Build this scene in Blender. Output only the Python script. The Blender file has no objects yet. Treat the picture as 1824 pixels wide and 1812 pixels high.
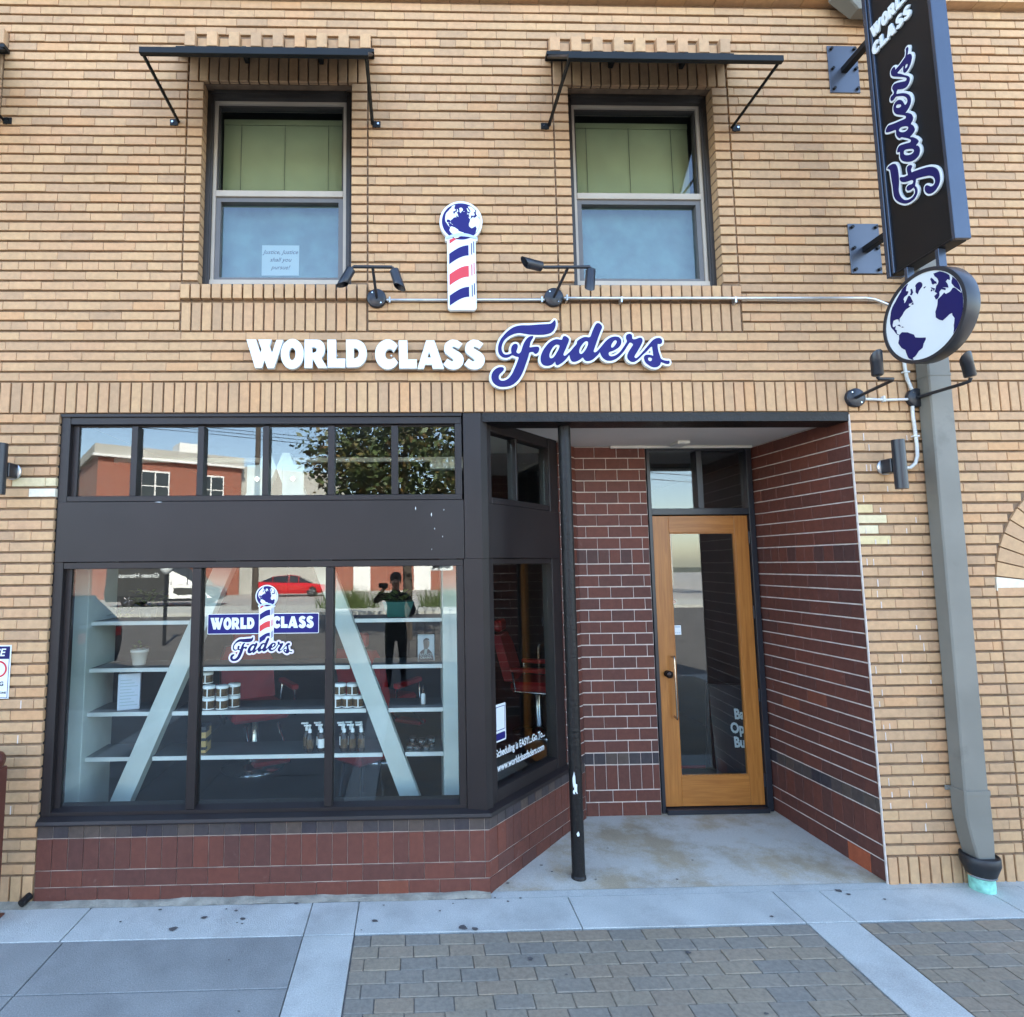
import bpy, bmesh, math, random
import numpy as np
from mathutils import Vector, Matrix
random.seed(7)
R_ = math.radians
SC = bpy.context.scene
COL = SC.collection
# ------------------------------------------------------------------ camera, light, exposure
def make_camera():
    a, b, c = -0.0261, 0.1024, 0.0090            # yaw, pitch (up), roll
    M = (Matrix.Rotation(a, 3, 'Z') @ Matrix.Rotation(b, 3, 'X') @ Matrix.Rotation(c, 3, 'Y'))
    right, fwd, up = M.col[0], M.col[1], M.col[2]
    m = Matrix((right, up, -fwd)).transposed().to_4x4()
    m.translation = Vector((1.4768, -3.7678, 1.9526))
    cd = bpy.data.cameras.new('camera'); co = bpy.data.objects.new('camera', cd); COL.objects.link(co)
    co.matrix_world = m
    cd.sensor_fit = 'HORIZONTAL'; cd.sensor_width = 36.0
    cd.lens = 1063.6 / 1824 * 36
    cd.shift_x = 0.0826; cd.shift_y = -0.0049
    cd.clip_start = 0.05; cd.clip_end = 900
    SC.camera = co
    return m
CAM_M = make_camera()
SUN_EL, SUN_AZ = R_(40), R_(14)                  # the sun stands behind the building: the front is in shade
world = bpy.data.worlds.new('World'); SC.world = world; world.use_nodes = True
wn = world.node_tree; wn.nodes.clear()
sky = wn.nodes.new('ShaderNodeTexSky'); sky.sky_type = 'NISHITA'; sky.sun_disc = False
sky.sun_elevation = SUN_EL; sky.sun_rotation = SUN_AZ; sky.air_density = 1.0; sky.dust_density = 1.0; sky.ozone_density = 0.55
bg = wn.nodes.new('ShaderNodeBackground'); bg.inputs['Strength'].default_value = 0.15
wo = wn.nodes.new('ShaderNodeOutputWorld')
wn.links.new(sky.outputs[0], bg.inputs[0]); wn.links.new(bg.outputs[0], wo.inputs[0])
sl = bpy.data.lights.new('sun', 'SUN'); sl.energy = 5.0; sl.angle = R_(0.5); sl.color = (1.0, 0.94, 0.84)
so = bpy.data.objects.new('sun', sl); COL.objects.link(so)
sd = Vector((math.sin(SUN_AZ) * math.cos(SUN_EL), math.cos(SUN_AZ) * math.cos(SUN_EL), math.sin(SUN_EL)))
so.rotation_euler = (-sd).to_track_quat('-Z', 'Y').to_euler(); so.location = (3, 20, 30)
vs = SC.view_settings; SC.display_settings.display_device = 'sRGB'
vs.view_transform = 'Standard'; vs.look = 'None'; vs.gamma = 1.0; vs.use_curve_mapping = False
vs.exposure = 2.97
SC.render.engine = 'CYCLES'
try:
    SC.cycles.use_denoising = True; SC.cycles.max_bounces = 8; SC.cycles.transparent_max_bounces = 16
    SC.cycles.caustics_reflective = False; SC.cycles.caustics_refractive = False
    SC.cycles.sample_clamp_indirect = 6.0
except Exception: pass

# ------------------------------------------------------------------ materials
def nd(nt, t, **kw):
    n = nt.nodes.new(t)
    for k, v in kw.items(): setattr(n, k, v)
    return n
MATS = {}
def mat(name, col, rough=0.6, metal=0.0, var=0.12, scale=6.0, bump=0.0, bscale=60.0, spec=0.5, stain=None, sscale=2.0, sramp=(0.5, 0.7), speck=None):
    m = bpy.data.materials.new(name); m.use_nodes = True; nt = m.node_tree
    p = nt.nodes['Principled BSDF']; p.inputs['Roughness'].default_value = rough; p.inputs['Metallic'].default_value = metal
    p.inputs['Specular IOR Level'].default_value = spec
    tc = nd(nt, 'ShaderNodeNewGeometry')
    n1 = nd(nt, 'ShaderNodeTexNoise'); n1.inputs['Scale'].default_value = scale; n1.inputs['Detail'].default_value = 6
    nt.links.new(tc.outputs['Position'], n1.inputs['Vector'])
    cr = nd(nt, 'ShaderNodeValToRGB')
    c0 = [max(0, c * (1 - var)) for c in col]; c1 = [min(1, c * (1 + var)) for c in col]
    cr.color_ramp.elements[0].position = 0.3; cr.color_ramp.elements[1].position = 0.7
    cr.color_ramp.elements[0].color = (*c0, 1); cr.color_ramp.elements[1].color = (*c1, 1)
    nt.links.new(n1.outputs['Fac'], cr.inputs[0])
    out = cr.outputs[0]
    if stain:
        n2 = nd(nt, 'ShaderNodeTexNoise'); n2.inputs['Scale'].default_value = sscale; n2.inputs['Detail'].default_value = 9; n2.inputs['Roughness'].default_value = 0.62
        nt.links.new(tc.outputs['Position'], n2.inputs['Vector'])
        r2 = nd(nt, 'ShaderNodeValToRGB'); r2.color_ramp.elements[0].position = sramp[0]; r2.color_ramp.elements[1].position = sramp[1]
        nt.links.new(n2.outputs['Fac'], r2.inputs[0])
        mx = nd(nt, 'ShaderNodeMixRGB'); mx.inputs[2].default_value = (*stain, 1)
        nt.links.new(r2.outputs[0], mx.inputs[0]); nt.links.new(out, mx.inputs[1]); out = mx.outputs[0]
    if speck:
        n3 = nd(nt, 'ShaderNodeTexNoise'); n3.inputs['Scale'].default_value = speck[0]; n3.inputs['Detail'].default_value = 3; n3.inputs['Roughness'].default_value = 0.7
        nt.links.new(tc.outputs['Position'], n3.inputs['Vector'])
        m3 = nd(nt, 'ShaderNodeMapRange'); m3.inputs[1].default_value = 0.3; m3.inputs[2].default_value = 0.7; m3.inputs[3].default_value = 1 - speck[1]; m3.inputs[4].default_value = 1 + speck[1]
        nt.links.new(n3.outputs['Fac'], m3.inputs[0])
        x3 = nd(nt, 'ShaderNodeMixRGB', blend_type='MULTIPLY'); x3.inputs[0].default_value = 1; nt.links.new(out, x3.inputs[1]); nt.links.new(m3.outputs[0], x3.inputs[2]); out = x3.outputs[0]
    nt.links.new(out, p.inputs['Base Color'])
    if bump:
        nb = nd(nt, 'ShaderNodeTexNoise'); nb.inputs['Scale'].default_value = bscale; nb.inputs['Detail'].default_value = 5
        nt.links.new(tc.outputs['Position'], nb.inputs['Vector'])
        b = nd(nt, 'ShaderNodeBump'); b.inputs['Strength'].default_value = bump; b.inputs['Distance'].default_value = 0.01
        nt.links.new(nb.outputs['Fac'], b.inputs['Height']); nt.links.new(b.outputs[0], p.inputs['Normal'])
    MATS[name] = m
    return m
def tint_mat(name, stops, rough=0.75, mott=0.14, mscale=26.0, bump=0.25, speck=None, spec=0.3, dirt=None):
    """fired clay: colour picked per brick by the number 'tint' (on the object, or per face of a joined mesh)"""
    m = bpy.data.materials.new(name); m.use_nodes = True; nt = m.node_tree
    p = nt.nodes['Principled BSDF']; p.inputs['Roughness'].default_value = rough; p.inputs['Specular IOR Level'].default_value = spec
    a1 = nd(nt, 'ShaderNodeAttribute'); a1.attribute_type = 'OBJECT'; a1.attribute_name = 'tint'
    a2 = nd(nt, 'ShaderNodeAttribute'); a2.attribute_type = 'GEOMETRY'; a2.attribute_name = 'tint'
    ad = nd(nt, 'ShaderNodeMath', operation='ADD'); nt.links.new(a1.outputs['Fac'], ad.inputs[0]); nt.links.new(a2.outputs['Fac'], ad.inputs[1])
    cr = nd(nt, 'ShaderNodeValToRGB'); el = cr.color_ramp.elements
    while len(el) < len(stops): el.new(0.5)
    for e, (pos, c) in zip(el, stops): e.position = pos; e.color = (*c, 1)
    nt.links.new(ad.outputs[0], cr.inputs[0])
    g = nd(nt, 'ShaderNodeNewGeometry')
    n1 = nd(nt, 'ShaderNodeTexNoise'); n1.inputs['Scale'].default_value = mscale; n1.inputs['Detail'].default_value = 7; n1.inputs['Roughness'].default_value = 0.6
    nt.links.new(g.outputs['Position'], n1.inputs['Vector'])
    mr = nd(nt, 'ShaderNodeMapRange'); mr.inputs[1].default_value = 0.25; mr.inputs[2].default_value = 0.75; mr.inputs[3].default_value = 1 - mott; mr.inputs[4].default_value = 1 + mott
    nt.links.new(n1.outputs['Fac'], mr.inputs[0])
    mul = nd(nt, 'ShaderNodeMixRGB', blend_type='MULTIPLY'); mul.inputs[0].default_value = 1
    nt.links.new(cr.outputs[0], mul.inputs[1]); nt.links.new(mr.outputs[0], mul.inputs[2])
    out = mul.outputs[0]
    nL = nd(nt, 'ShaderNodeTexNoise'); nL.inputs['Scale'].default_value = 0.9; nL.inputs['Detail'].default_value = 5; nL.inputs['Roughness'].default_value = 0.6
    nt.links.new(g.outputs['Position'], nL.inputs['Vector'])
    mL = nd(nt, 'ShaderNodeMapRange'); mL.inputs[1].default_value = 0.3; mL.inputs[2].default_value = 0.7; mL.inputs[3].default_value = 0.90; mL.inputs[4].default_value = 1.10
    nt.links.new(nL.outputs['Fac'], mL.inputs[0])
    xL = nd(nt, 'ShaderNodeMixRGB', blend_type='MULTIPLY'); xL.inputs[0].default_value = 1; nt.links.new(out, xL.inputs[1]); nt.links.new(mL.outputs[0], xL.inputs[2]); out = xL.outputs[0]
    if dirt:
        n2 = nd(nt, 'ShaderNodeTexNoise'); n2.inputs['Scale'].default_value = dirt[1]; n2.inputs['Detail'].default_value = 10; n2.inputs['Roughness'].default_value = 0.65
        nt.links.new(g.outputs['Position'], n2.inputs['Vector'])
        r2 = nd(nt, 'ShaderNodeValToRGB'); r2.color_ramp.elements[0].position = dirt[2]; r2.color_ramp.elements[1].position = dirt[3]
        nt.links.new(n2.outputs['Fac'], r2.inputs[0])
        mx = nd(nt, 'ShaderNodeMixRGB'); mx.inputs[2].default_value = (*dirt[0], 1)
        ms = nd(nt, 'ShaderNodeMath', operation='MULTIPLY'); ms.inputs[1].default_value = dirt[4]
        nt.links.new(r2.outputs[0], ms.inputs[0]); nt.links.new(ms.outputs[0], mx.inputs[0]); nt.links.new(out, mx.inputs[1]); out = mx.outputs[0]
    nt.links.new(out, p.inputs['Base Color'])
    nb = nd(nt, 'ShaderNodeTexNoise'); nb.inputs['Scale'].default_value = 130; nb.inputs['Detail'].default_value = 4
    nt.links.new(g.outputs['Position'], nb.inputs['Vector'])
    b = nd(nt, 'ShaderNodeBump'); b.inputs['Strength'].default_value = bump; b.inputs['Distance'].default_value = 0.004
    nt.links.new(nb.outputs['Fac'], b.inputs['Height']); nt.links.new(b.outputs[0], p.inputs['Normal'])
    MATS[name] = m
    return m
def glass_mat(name, ior=0.06, tint=(0.86, 0.93, 0.91), wav=0.0):
    """window pane: part mirror (as a double pane reflects), part clear"""
    m = bpy.data.materials.new(name); m.use_nodes = True; nt = m.node_tree; nt.nodes.clear()
    o = nd(nt, 'ShaderNodeOutputMaterial'); mx = nd(nt, 'ShaderNodeMixShader')
    gm = nd(nt, 'ShaderNodeNewGeometry'); dt = nd(nt, 'ShaderNodeVectorMath', operation='DOT_PRODUCT')
    nt.links.new(gm.outputs['Normal'], dt.inputs[0]); nt.links.new(gm.outputs['Incoming'], dt.inputs[1])
    ab = nd(nt, 'ShaderNodeMath', operation='ABSOLUTE'); nt.links.new(dt.outputs['Value'], ab.inputs[0])
    om = nd(nt, 'ShaderNodeMath', operation='SUBTRACT'); om.inputs[0].default_value = 1.0; nt.links.new(ab.outputs[0], om.inputs[1])
    pw = nd(nt, 'ShaderNodeMath', operation='POWER'); pw.inputs[1].default_value = 5.0; nt.links.new(om.outputs[0], pw.inputs[0])
    f = nd(nt, 'ShaderNodeMath', operation='MULTIPLY_ADD'); f.inputs[1].default_value = 1 - ior; f.inputs[2].default_value = ior   # Schlick, per face
    nt.links.new(pw.outputs[0], f.inputs[0])
    t = nd(nt, 'ShaderNodeBsdfTransparent'); t.inputs[0].default_value = (*tint, 1)
    g = nd(nt, 'ShaderNodeBsdfGlossy'); g.inputs['Roughness'].default_value = 0.0; g.inputs[0].default_value = (1, 1, 1, 1)
    if wav:
        ge = nd(nt, 'ShaderNodeNewGeometry'); n = nd(nt, 'ShaderNodeTexNoise'); n.inputs['Scale'].default_value = 2.6; n.inputs['Detail'].default_value = 1.0
        nt.links.new(ge.outputs['Position'], n.inputs['Vector'])
        b = nd(nt, 'ShaderNodeBump'); b.inputs['Strength'].default_value = 1.0; b.inputs['Distance'].default_value = wav
        nt.links.new(n.outputs['Fac'], b.inputs['Height']); nt.links.new(b.outputs[0], g.inputs['Normal'])
    nt.links.new(f.outputs[0], mx.inputs[0]); nt.links.new(t.outputs[0], mx.inputs[1]); nt.links.new(g.outputs[0], mx.inputs[2]); nt.links.new(mx.outputs[0], o.inputs[0])
    MATS[name] = m
    return m
def wood_mat(name, c0, c1):
    m = bpy.data.materials.new(name); m.use_nodes = True; nt = m.node_tree
    p = nt.nodes['Principled BSDF']; p.inputs['Roughness'].default_value = 0.38
    g = nd(nt, 'ShaderNodeTexCoord'); mp = nd(nt, 'ShaderNodeMapping'); mp.inputs['Scale'].default_value = (38, 38, 2.2)
    nt.links.new(g.outputs['Object'], mp.inputs[0])
    n = nd(nt, 'ShaderNodeTexNoise'); n.inputs['Scale'].default_value = 1.0; n.inputs['Detail'].default_value = 8; n.inputs['Distortion'].default_value = 1.2
    nt.links.new(mp.outputs[0], n.inputs['Vector'])
    cr = nd(nt, 'ShaderNodeValToRGB'); cr.color_ramp.elements[0].position = 0.32; cr.color_ramp.elements[1].position = 0.68
    cr.color_ramp.elements[0].color = (*c0, 1); cr.color_ramp.elements[1].color = (*c1, 1)
    nt.links.new(n.outputs['Fac'], cr.inputs[0]); nt.links.new(cr.outputs[0], p.inputs['Base Color'])
    MATS[name] = m
    return m
def emit_mat(name, col, s):
    m = bpy.data.materials.new(name); m.use_nodes = True; p = m.node_tree.nodes['Principled BSDF']
    p.inputs['Emission Color'].default_value = (*col, 1); p.inputs['Emission Strength'].default_value = s
    MATS[name] = m; return m
def tile_brick_mat(name, c1, c2, mortar, scale):
    """brickwork too far off to tell the bricks apart"""
    m = bpy.data.materials.new(name); m.use_nodes = True; nt = m.node_tree; p = nt.nodes['Principled BSDF']; p.inputs['Roughness'].default_value = 0.85
    tc = nd(nt, 'ShaderNodeTexCoord'); mp = nd(nt, 'ShaderNodeMapping'); mp.inputs['Rotation'].default_value = (R_(90), 0, 0)
    nt.links.new(tc.outputs['Object'], mp.inputs[0])
    b = nd(nt, 'ShaderNodeTexBrick'); b.inputs['Color1'].default_value = (*c1, 1); b.inputs['Color2'].default_value = (*c2, 1); b.inputs['Mortar'].default_value = (*mortar, 1)
    b.inputs['Scale'].default_value = scale; nt.links.new(mp.outputs[0], b.inputs['Vector']); nt.links.new(b.outputs[0], p.inputs['Base Color'])
    MATS[name] = m; return m

TAN = tint_mat('tan_brick', [(0.0, (0.415, 0.262, 0.15)), (0.25, (0.475, 0.295, 0.162)), (0.5, (0.52, 0.325, 0.170)), (0.7, (0.505, 0.30, 0.163)), (0.8, (0.53, 0.29, 0.13)), (0.9, (0.62, 0.50, 0.27)), (1.0, (0.72, 0.66, 0.52))],
               mott=0.13, dirt=((0.13, 0.10, 0.075), 4.0, 0.54, 0.82, 0.34))
REDB = tint_mat('red_brick', [(0.0, (0.075, 0.036, 0.031)), (0.4, (0.112, 0.040, 0.029)), (0.7, (0.145, 0.046, 0.030)), (0.85, (0.17, 0.054, 0.032)), (1.0, (0.32, 0.08, 0.035))], rough=0.6, mott=0.18, bump=0.3, dirt=((0.35, 0.29, 0.27), 14.0, 0.62, 0.85, 0.3))
DARKB = tint_mat('dark_brick', [(0.0, (0.035, 0.03, 0.036)), (0.5, (0.055, 0.046, 0.046)), (1.0, (0.085, 0.062, 0.05))], rough=0.55, mott=0.25, bump=0.3)
PAVER = tint_mat('paver', [(0.0, (0.215, 0.193, 0.158)), (0.35, (0.236, 0.203, 0.157)), (0.6, (0.262, 0.214, 0.152)), (0.8, (0.262, 0.208, 0.148)), (1.0, (0.275, 0.235, 0.178))], rough=0.85, mott=0.22, mscale=40, bump=0.5, dirt=((0.09, 0.085, 0.08), 3.0, 0.55, 0.8, 0.35))
mat('mortar_pale', (0.40, 0.265, 0.165), 0.9, var=0.2, scale=14)
mat('mortar_tan', (0.20, 0.13, 0.08), 0.9, var=0.25, scale=14, bump=0.4, bscale=90)
mat('mortar_light', (0.60, 0.52, 0.46), 0.9, var=0.15, scale=20, bump=0.3)
mat('mortar_mid', (0.36, 0.29, 0.245), 0.9, var=0.4, scale=9, bump=0.3)
mat('mortar_mixed', (0.24, 0.19, 0.165), 0.9, var=0.6, scale=9, bump=0.3)
mat('bronze_metal', (0.0145, 0.0112, 0.0115), 0.45, 0.0, var=0.22, scale=2.5, spec=0.38, bump=0.02, bscale=4)
mat('black_iron', (0.009, 0.008, 0.008), 0.42, 0.0, var=0.25, scale=18, bump=0.5, bscale=55, spec=0.3)
mat('black_paint', (0.018, 0.020, 0.026), 0.35, var=0.1)
mat('awning_metal', (0.008, 0.009, 0.009), 0.5, var=0.2, spec=0.25)
mat('sign_black', (0.007, 0.007, 0.008), 0.45, var=0.1, spec=0.25)
mat('sign_edge', (0.040, 0.055, 0.085), 0.25, 0.35, var=0.05, spec=0.8)
mat('plate_metal', (0.06, 0.068, 0.09), 0.33, 0.25, var=0.06, spec=0.8)
mat('white_face', (0.70, 0.745, 0.75), 0.4, var=0.02)
mat('blue_face', (0.020, 0.019, 0.135), 0.5, var=0.03, spec=0.15)
mat('navy_face', (0.016, 0.014, 0.090), 0.5, var=0.03, spec=0.15)
mat('red_face', (0.60, 0.028, 0.04), 0.35, var=0.03)
mat('pale_blue_face', (0.45, 0.55, 0.78), 0.4, var=0.02)
mat('pipe_grey', (0.185, 0.175, 0.148), 0.55, var=0.10, scale=3.0, spec=0.3, stain=(0.11, 0.10, 0.085), sscale=4.0, sramp=(0.58, 0.85))
mat('conduit_metal', (0.55, 0.56, 0.56), 0.32, 0.85, var=0.15, scale=12)
mat('conduit_paint', (0.62, 0.63, 0.60), 0.45, var=0.12, scale=20)
mat('rubber', (0.012, 0.012, 0.014), 0.5, var=0.2)
mat('copper_green', (0.22, 0.52, 0.42), 0.7, var=0.35, scale=25)
mat('sash_frame', (0.42, 0.36, 0.29), 0.45, var=0.06)
mat('window_case', (0.036, 0.031, 0.028), 0.5, var=0.15)
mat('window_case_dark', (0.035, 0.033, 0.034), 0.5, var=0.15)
mat('sash_grey', (0.125, 0.118, 0.115), 0.5, var=0.06)
mat('blind_olive', (0.40, 0.42, 0.24), 0.7, var=0.06)
mat('blind_grey', (0.05, 0.105, 0.10), 0.5, var=0.35, scale=7.0, bump=0.5, bscale=9)
mat('paper', (0.30, 0.37, 0.38), 0.8, var=0.03)
mat('ink', (0.03, 0.03, 0.045), 0.7)
mat('concrete_pale', (0.455, 0.46, 0.42), 0.88, var=0.10, scale=3.5, bump=0.35, bscale=140, stain=(0.31, 0.30, 0.275), sscale=3.0, sramp=(0.50, 0.80), speck=(150, 0.20))
mat('concrete_grey', (0.245, 0.245, 0.228), 0.88, var=0.10, scale=3.0, bump=0.3, bscale=140, stain=(0.175, 0.17, 0.16), sscale=2.2, sramp=(0.46, 0.8), speck=(150, 0.22))
mat('concrete_joint', (0.12, 0.115, 0.11), 0.95, var=0.25, scale=10)
mat('entry_concrete', (0.37, 0.30, 0.20), 0.85, var=0.2, scale=2.2, bump=0.3, bscale=110, stain=(0.50, 0.475, 0.41), sscale=2.4, sramp=(0.40, 0.57), speck=(140, 0.18))
mat('entry_stain', (0.10, 0.085, 0.07), 0.8, var=0.3, scale=14)
mat('fillet', (0.27, 0.25, 0.20), 0.9, var=0.3, scale=12, bump=0.6, bscale=60)
mat('sand_joint', (0.17, 0.16, 0.15), 0.95, var=0.3, scale=30)
mat('gum', (0.09, 0.08, 0.075), 0.8, var=0.3, scale=40)
mat('soffit_paint', (0.82, 0.77, 0.69), 0.7, var=0.05, scale=2)
mat('soffit_trim', (0.88, 0.84, 0.72), 0.6, var=0.06)
mat('steel_paint', (0.52, 0.56, 0.53), 0.5, var=0.10, scale=4)
mat('shelf_top', (0.055, 0.065, 0.068), 0.35, var=0.15)
mat('shelf_edge', (0.66, 0.68, 0.66), 0.5, var=0.05)
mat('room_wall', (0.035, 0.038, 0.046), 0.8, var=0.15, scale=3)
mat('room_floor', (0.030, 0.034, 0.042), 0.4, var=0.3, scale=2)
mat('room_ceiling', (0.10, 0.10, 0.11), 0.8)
mat('red_leather', (0.42, 0.018, 0.022), 0.35, var=0.1)
mat('chrome', (0.62, 0.63, 0.65), 0.15, 1.0, var=0.03)
mat('jar_white', (0.80, 0.81, 0.80), 0.4, var=0.02)
mat('jar_amber', (0.10, 0.055, 0.022), 0.35, var=0.55, scale=70)
mat('amber_bottle', (0.035, 0.020, 0.014), 0.2, var=0.2)
mat('gold_wood', (0.42, 0.28, 0.10), 0.5, var=0.2)
mat('box_white', (0.62, 0.68, 0.80), 0.45, var=0.05)
mat('terracotta_white', (0.62, 0.60, 0.55), 0.7, var=0.08)
mat('planter_teal', (0.02, 0.11, 0.10), 0.5, var=0.1)
mat('leaf', (0.09, 0.125, 0.035), 0.5, var=0.4, scale=30)
mat('tree_leaf', (0.060, 0.085, 0.026), 0.55, var=0.5, scale=1.4, stain=(0.16, 0.085, 0.025), sscale=0.8, sramp=(0.5, 0.66))
mat('bark', (0.075, 0.060, 0.048), 0.9, var=0.3, scale=12, bump=0.8, bscale=30)
mat('asphalt', (0.10, 0.094, 0.088), 0.9, var=0.18, scale=2.0, bump=0.3, bscale=120)
mat('kerb', (0.36, 0.35, 0.33), 0.9, var=0.12)
mat('far_ground', (0.10, 0.105, 0.075), 0.95, var=0.3, scale=0.5)
mat('far_roof', (0.42, 0.41, 0.38), 0.8, var=0.08, scale=0.6)
mat('far_grey', (0.42, 0.41, 0.37), 0.85, var=0.10, scale=0.6)
mat('far_white', (0.74, 0.74, 0.72), 0.6, var=0.04)
mat('car_red', (0.50, 0.012, 0.018), 0.18, 0.1, var=0.02, spec=0.8)
mat('car_navy', (0.014, 0.018, 0.032), 0.15, 0.2, var=0.02, spec=0.8)
mat('van_dark', (0.035, 0.037, 0.04), 0.2, 0.1, var=0.02, spec=0.8)
mat('van_white', (0.80, 0.80, 0.78), 0.25, var=0.02)
mat('car_glass', (0.012, 0.014, 0.016), 0.05, var=0.02, spec=0.9)
mat('tyre', (0.015, 0.015, 0.016), 0.8, var=0.2)
mat('tail_red', (0.45, 0.01, 0.012), 0.2)
mat('cloth_dark', (0.014, 0.006, 0.007), 0.9, var=0.2)
mat('cloth_black', (0.010, 0.010, 0.012), 0.9, var=0.2)
mat('apron', (0.012, 0.012, 0.012), 0.9, var=0.1)
mat('skin', (0.36, 0.20, 0.13), 0.6, var=0.05)
mat('hair', (0.03, 0.02, 0.014), 0.7)
mat('post_brown', (0.10, 0.030, 0.022), 0.4, var=0.15)
mat('brass_dark', (0.035, 0.022, 0.018), 0.3, 0.6)
mat('bright_pull', (0.50, 0.42, 0.33), 0.25, 0.9)
mat('poster_grey', (0.42, 0.52, 0.58), 0.6, var=0.05)
mat('pink_line', (0.75, 0.30, 0.45), 0.5)
wood_mat('door_wood', (0.30, 0.105, 0.018), (0.43, 0.17, 0.034))
glass_mat('glass', 0.052, (0.95, 0.985, 0.97))
glass_mat('glass_upper', 0.055, (0.93, 0.96, 0.95), wav=0.0)
glass_mat('glass_door', 0.05, (0.95, 0.98, 0.97))
tile_brick_mat('far_brick', (0.30, 0.085, 0.045), (0.24, 0.065, 0.04), (0.30, 0.22, 0.18), 4.4)
emit_mat('bulb', (1.0, 0.93, 0.82), 6.0)

# ------------------------------------------------------------------ mesh builder and scene tree
class MB:
    def __init__(s): s.v = []; s.f = []; s.m = []; s.t = []; s.mi = 0; s.ti = 0.0; s.xf = None; s.sm = []
    def add(s, vs, fs, smooth=False):
        b = len(s.v)
        s.v += [tuple(s.xf(*p)) if s.xf else tuple(p) for p in vs]
        for f in fs: s.f.append([b + i for i in f]); s.m.append(s.mi); s.t.append(s.ti); s.sm.append(smooth)
    def box(s, x0, x1, y0, y1, z0, z1):
        x0, x1 = sorted((x0, x1)); y0, y1 = sorted((y0, y1)); z0, z1 = sorted((z0, z1))
        s.add([(x0, y0, z0), (x1, y0, z0), (x1, y1, z0), (x0, y1, z0), (x0, y0, z1), (x1, y0, z1), (x1, y1, z1), (x0, y1, z1)],
              [(0, 3, 2, 1), (4, 5, 6, 7), (0, 1, 5, 4), (1, 2, 6, 5), (2, 3, 7, 6), (3, 0, 4, 7)])
        return s
    def cbox(s, x0, x1, y0, y1, z0, z1, c=0.0025):
        """box whose front (y0) edges are chamfered; no back"""
        s.add([(x0, y1, z0), (x1, y1, z0), (x1, y1, z1), (x0, y1, z1), (x0, y0 + c, z0), (x1, y0 + c, z0), (x1, y0 + c, z1), (x0, y0 + c, z1),
               (x0 + c, y0, z0 + c), (x1 - c, y0, z0 + c), (x1 - c, y0, z1 - c), (x0 + c, y0, z1 - c)],
              [(8, 9, 10, 11), (4, 5, 9, 8), (5, 6, 10, 9), (6, 7, 11, 10), (7, 4, 8, 11), (0, 1, 5, 4), (1, 2, 6, 5), (2, 3, 7, 6), (3, 0, 4, 7)])
        return s
    def rbox(s, x0, x1, y0, y1, z0, z1, c=0.004):
        """box with all edges softly chamfered"""
        X = (x0, x0 + c, x1 - c, x1); Y = (y0, y0 + c, y1 - c, y1); Z = (z0, z0 + c, z1 - c, z1)
        bm = bmesh.new(); bmesh.ops.create_cube(bm, size=1)
        for v in bm.verts: v.co = ((x0 + x1) / 2 + v.co.x * (x1 - x0), (y0 + y1) / 2 + v.co.y * (y1 - y0), (z0 + z1) / 2 + v.co.z * (z1 - z0))
        bmesh.ops.bevel(bm, geom=bm.edges[:], offset=c, segments=1, affect='EDGES')
        s.add([v.co.copy() for v in bm.verts], [[v.index for v in f.verts] for f in bm.faces]); bm.free(); return s
    def tube(s, pts, r, n=10, caps=True, smooth=True):
        pts = [Vector(p) for p in pts]; rs = r if isinstance(r, (list, tuple)) else [r] * len(pts)
        vs = []; fs = []; prev = None
        for i, p in enumerate(pts):
            d = (pts[min(i + 1, len(pts) - 1)] - pts[max(i - 1, 0)]).normalized()
            if prev is None:
                up = Vector((0, 0, 1)) if abs(d.z) < 0.9 else Vector((0, 1, 0)); u = d.cross(up).normalized()
            else: u = (prev - d * prev.dot(d)).normalized()
            prev = u; w = d.cross(u)
            for k in range(n): a = 2 * math.pi * k / n; vs.append(p + (u * math.cos(a) + w * math.sin(a)) * rs[i])
        for i in range(len(pts) - 1):
            for k in range(n): fs.append((i * n + k, i * n + (k + 1) % n, (i + 1) * n + (k + 1) % n, (i + 1) * n + k))
        s.add(vs, fs, smooth)
        if caps:
            L = len(pts) - 1
            s.add(vs[:n], [tuple(range(n))[::-1]]); s.add(vs[L * n:], [tuple(range(n))])
        return s
    def lathe(s, prof, o=(0, 0, 0), n=16, smooth=True):
        vs = []; fs = []
        for r, z in prof:
            for k in range(n): a = 2 * math.pi * k / n; vs.append((o[0] + r * math.cos(a), o[1] + r * math.sin(a), o[2] + z))
        for i in range(len(prof) - 1):
            for k in range(n): fs.append((i * n + k, i * n + (k + 1) % n, (i + 1) * n + (k + 1) % n, (i + 1) * n + k))
        s.add(vs, fs, smooth)
        L = len(prof) - 1
        if prof[0][0] > 1e-5: s.add(vs[:n], [tuple(range(n))[::-1]])
        if prof[L][0] > 1e-5: s.add(vs[L * n:], [tuple(range(n))])
        return s
    def loft(s, rings, closed=True, caps=True, smooth=False):
        n = len(rings[0]); vs = [p for r in rings for p in r]; fs = []
        for i in range(len(rings) - 1):
            for k in range(n if closed else n - 1): fs.append((i * n + k, i * n + (k + 1) % n, (i + 1) * n + (k + 1) % n, (i + 1) * n + k))
        s.add(vs, fs, smooth)
        if caps: s.add(rings[0], [tuple(range(n))[::-1]]); s.add(rings[-1], [tuple(range(n))])
        return s
    def sheet(s, x0, x1, y0, y1, z): s.add([(x0, y0, z), (x1, y0, z), (x1, y1, z), (x0, y1, z)], [(0, 1, 2, 3)]); return s
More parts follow.
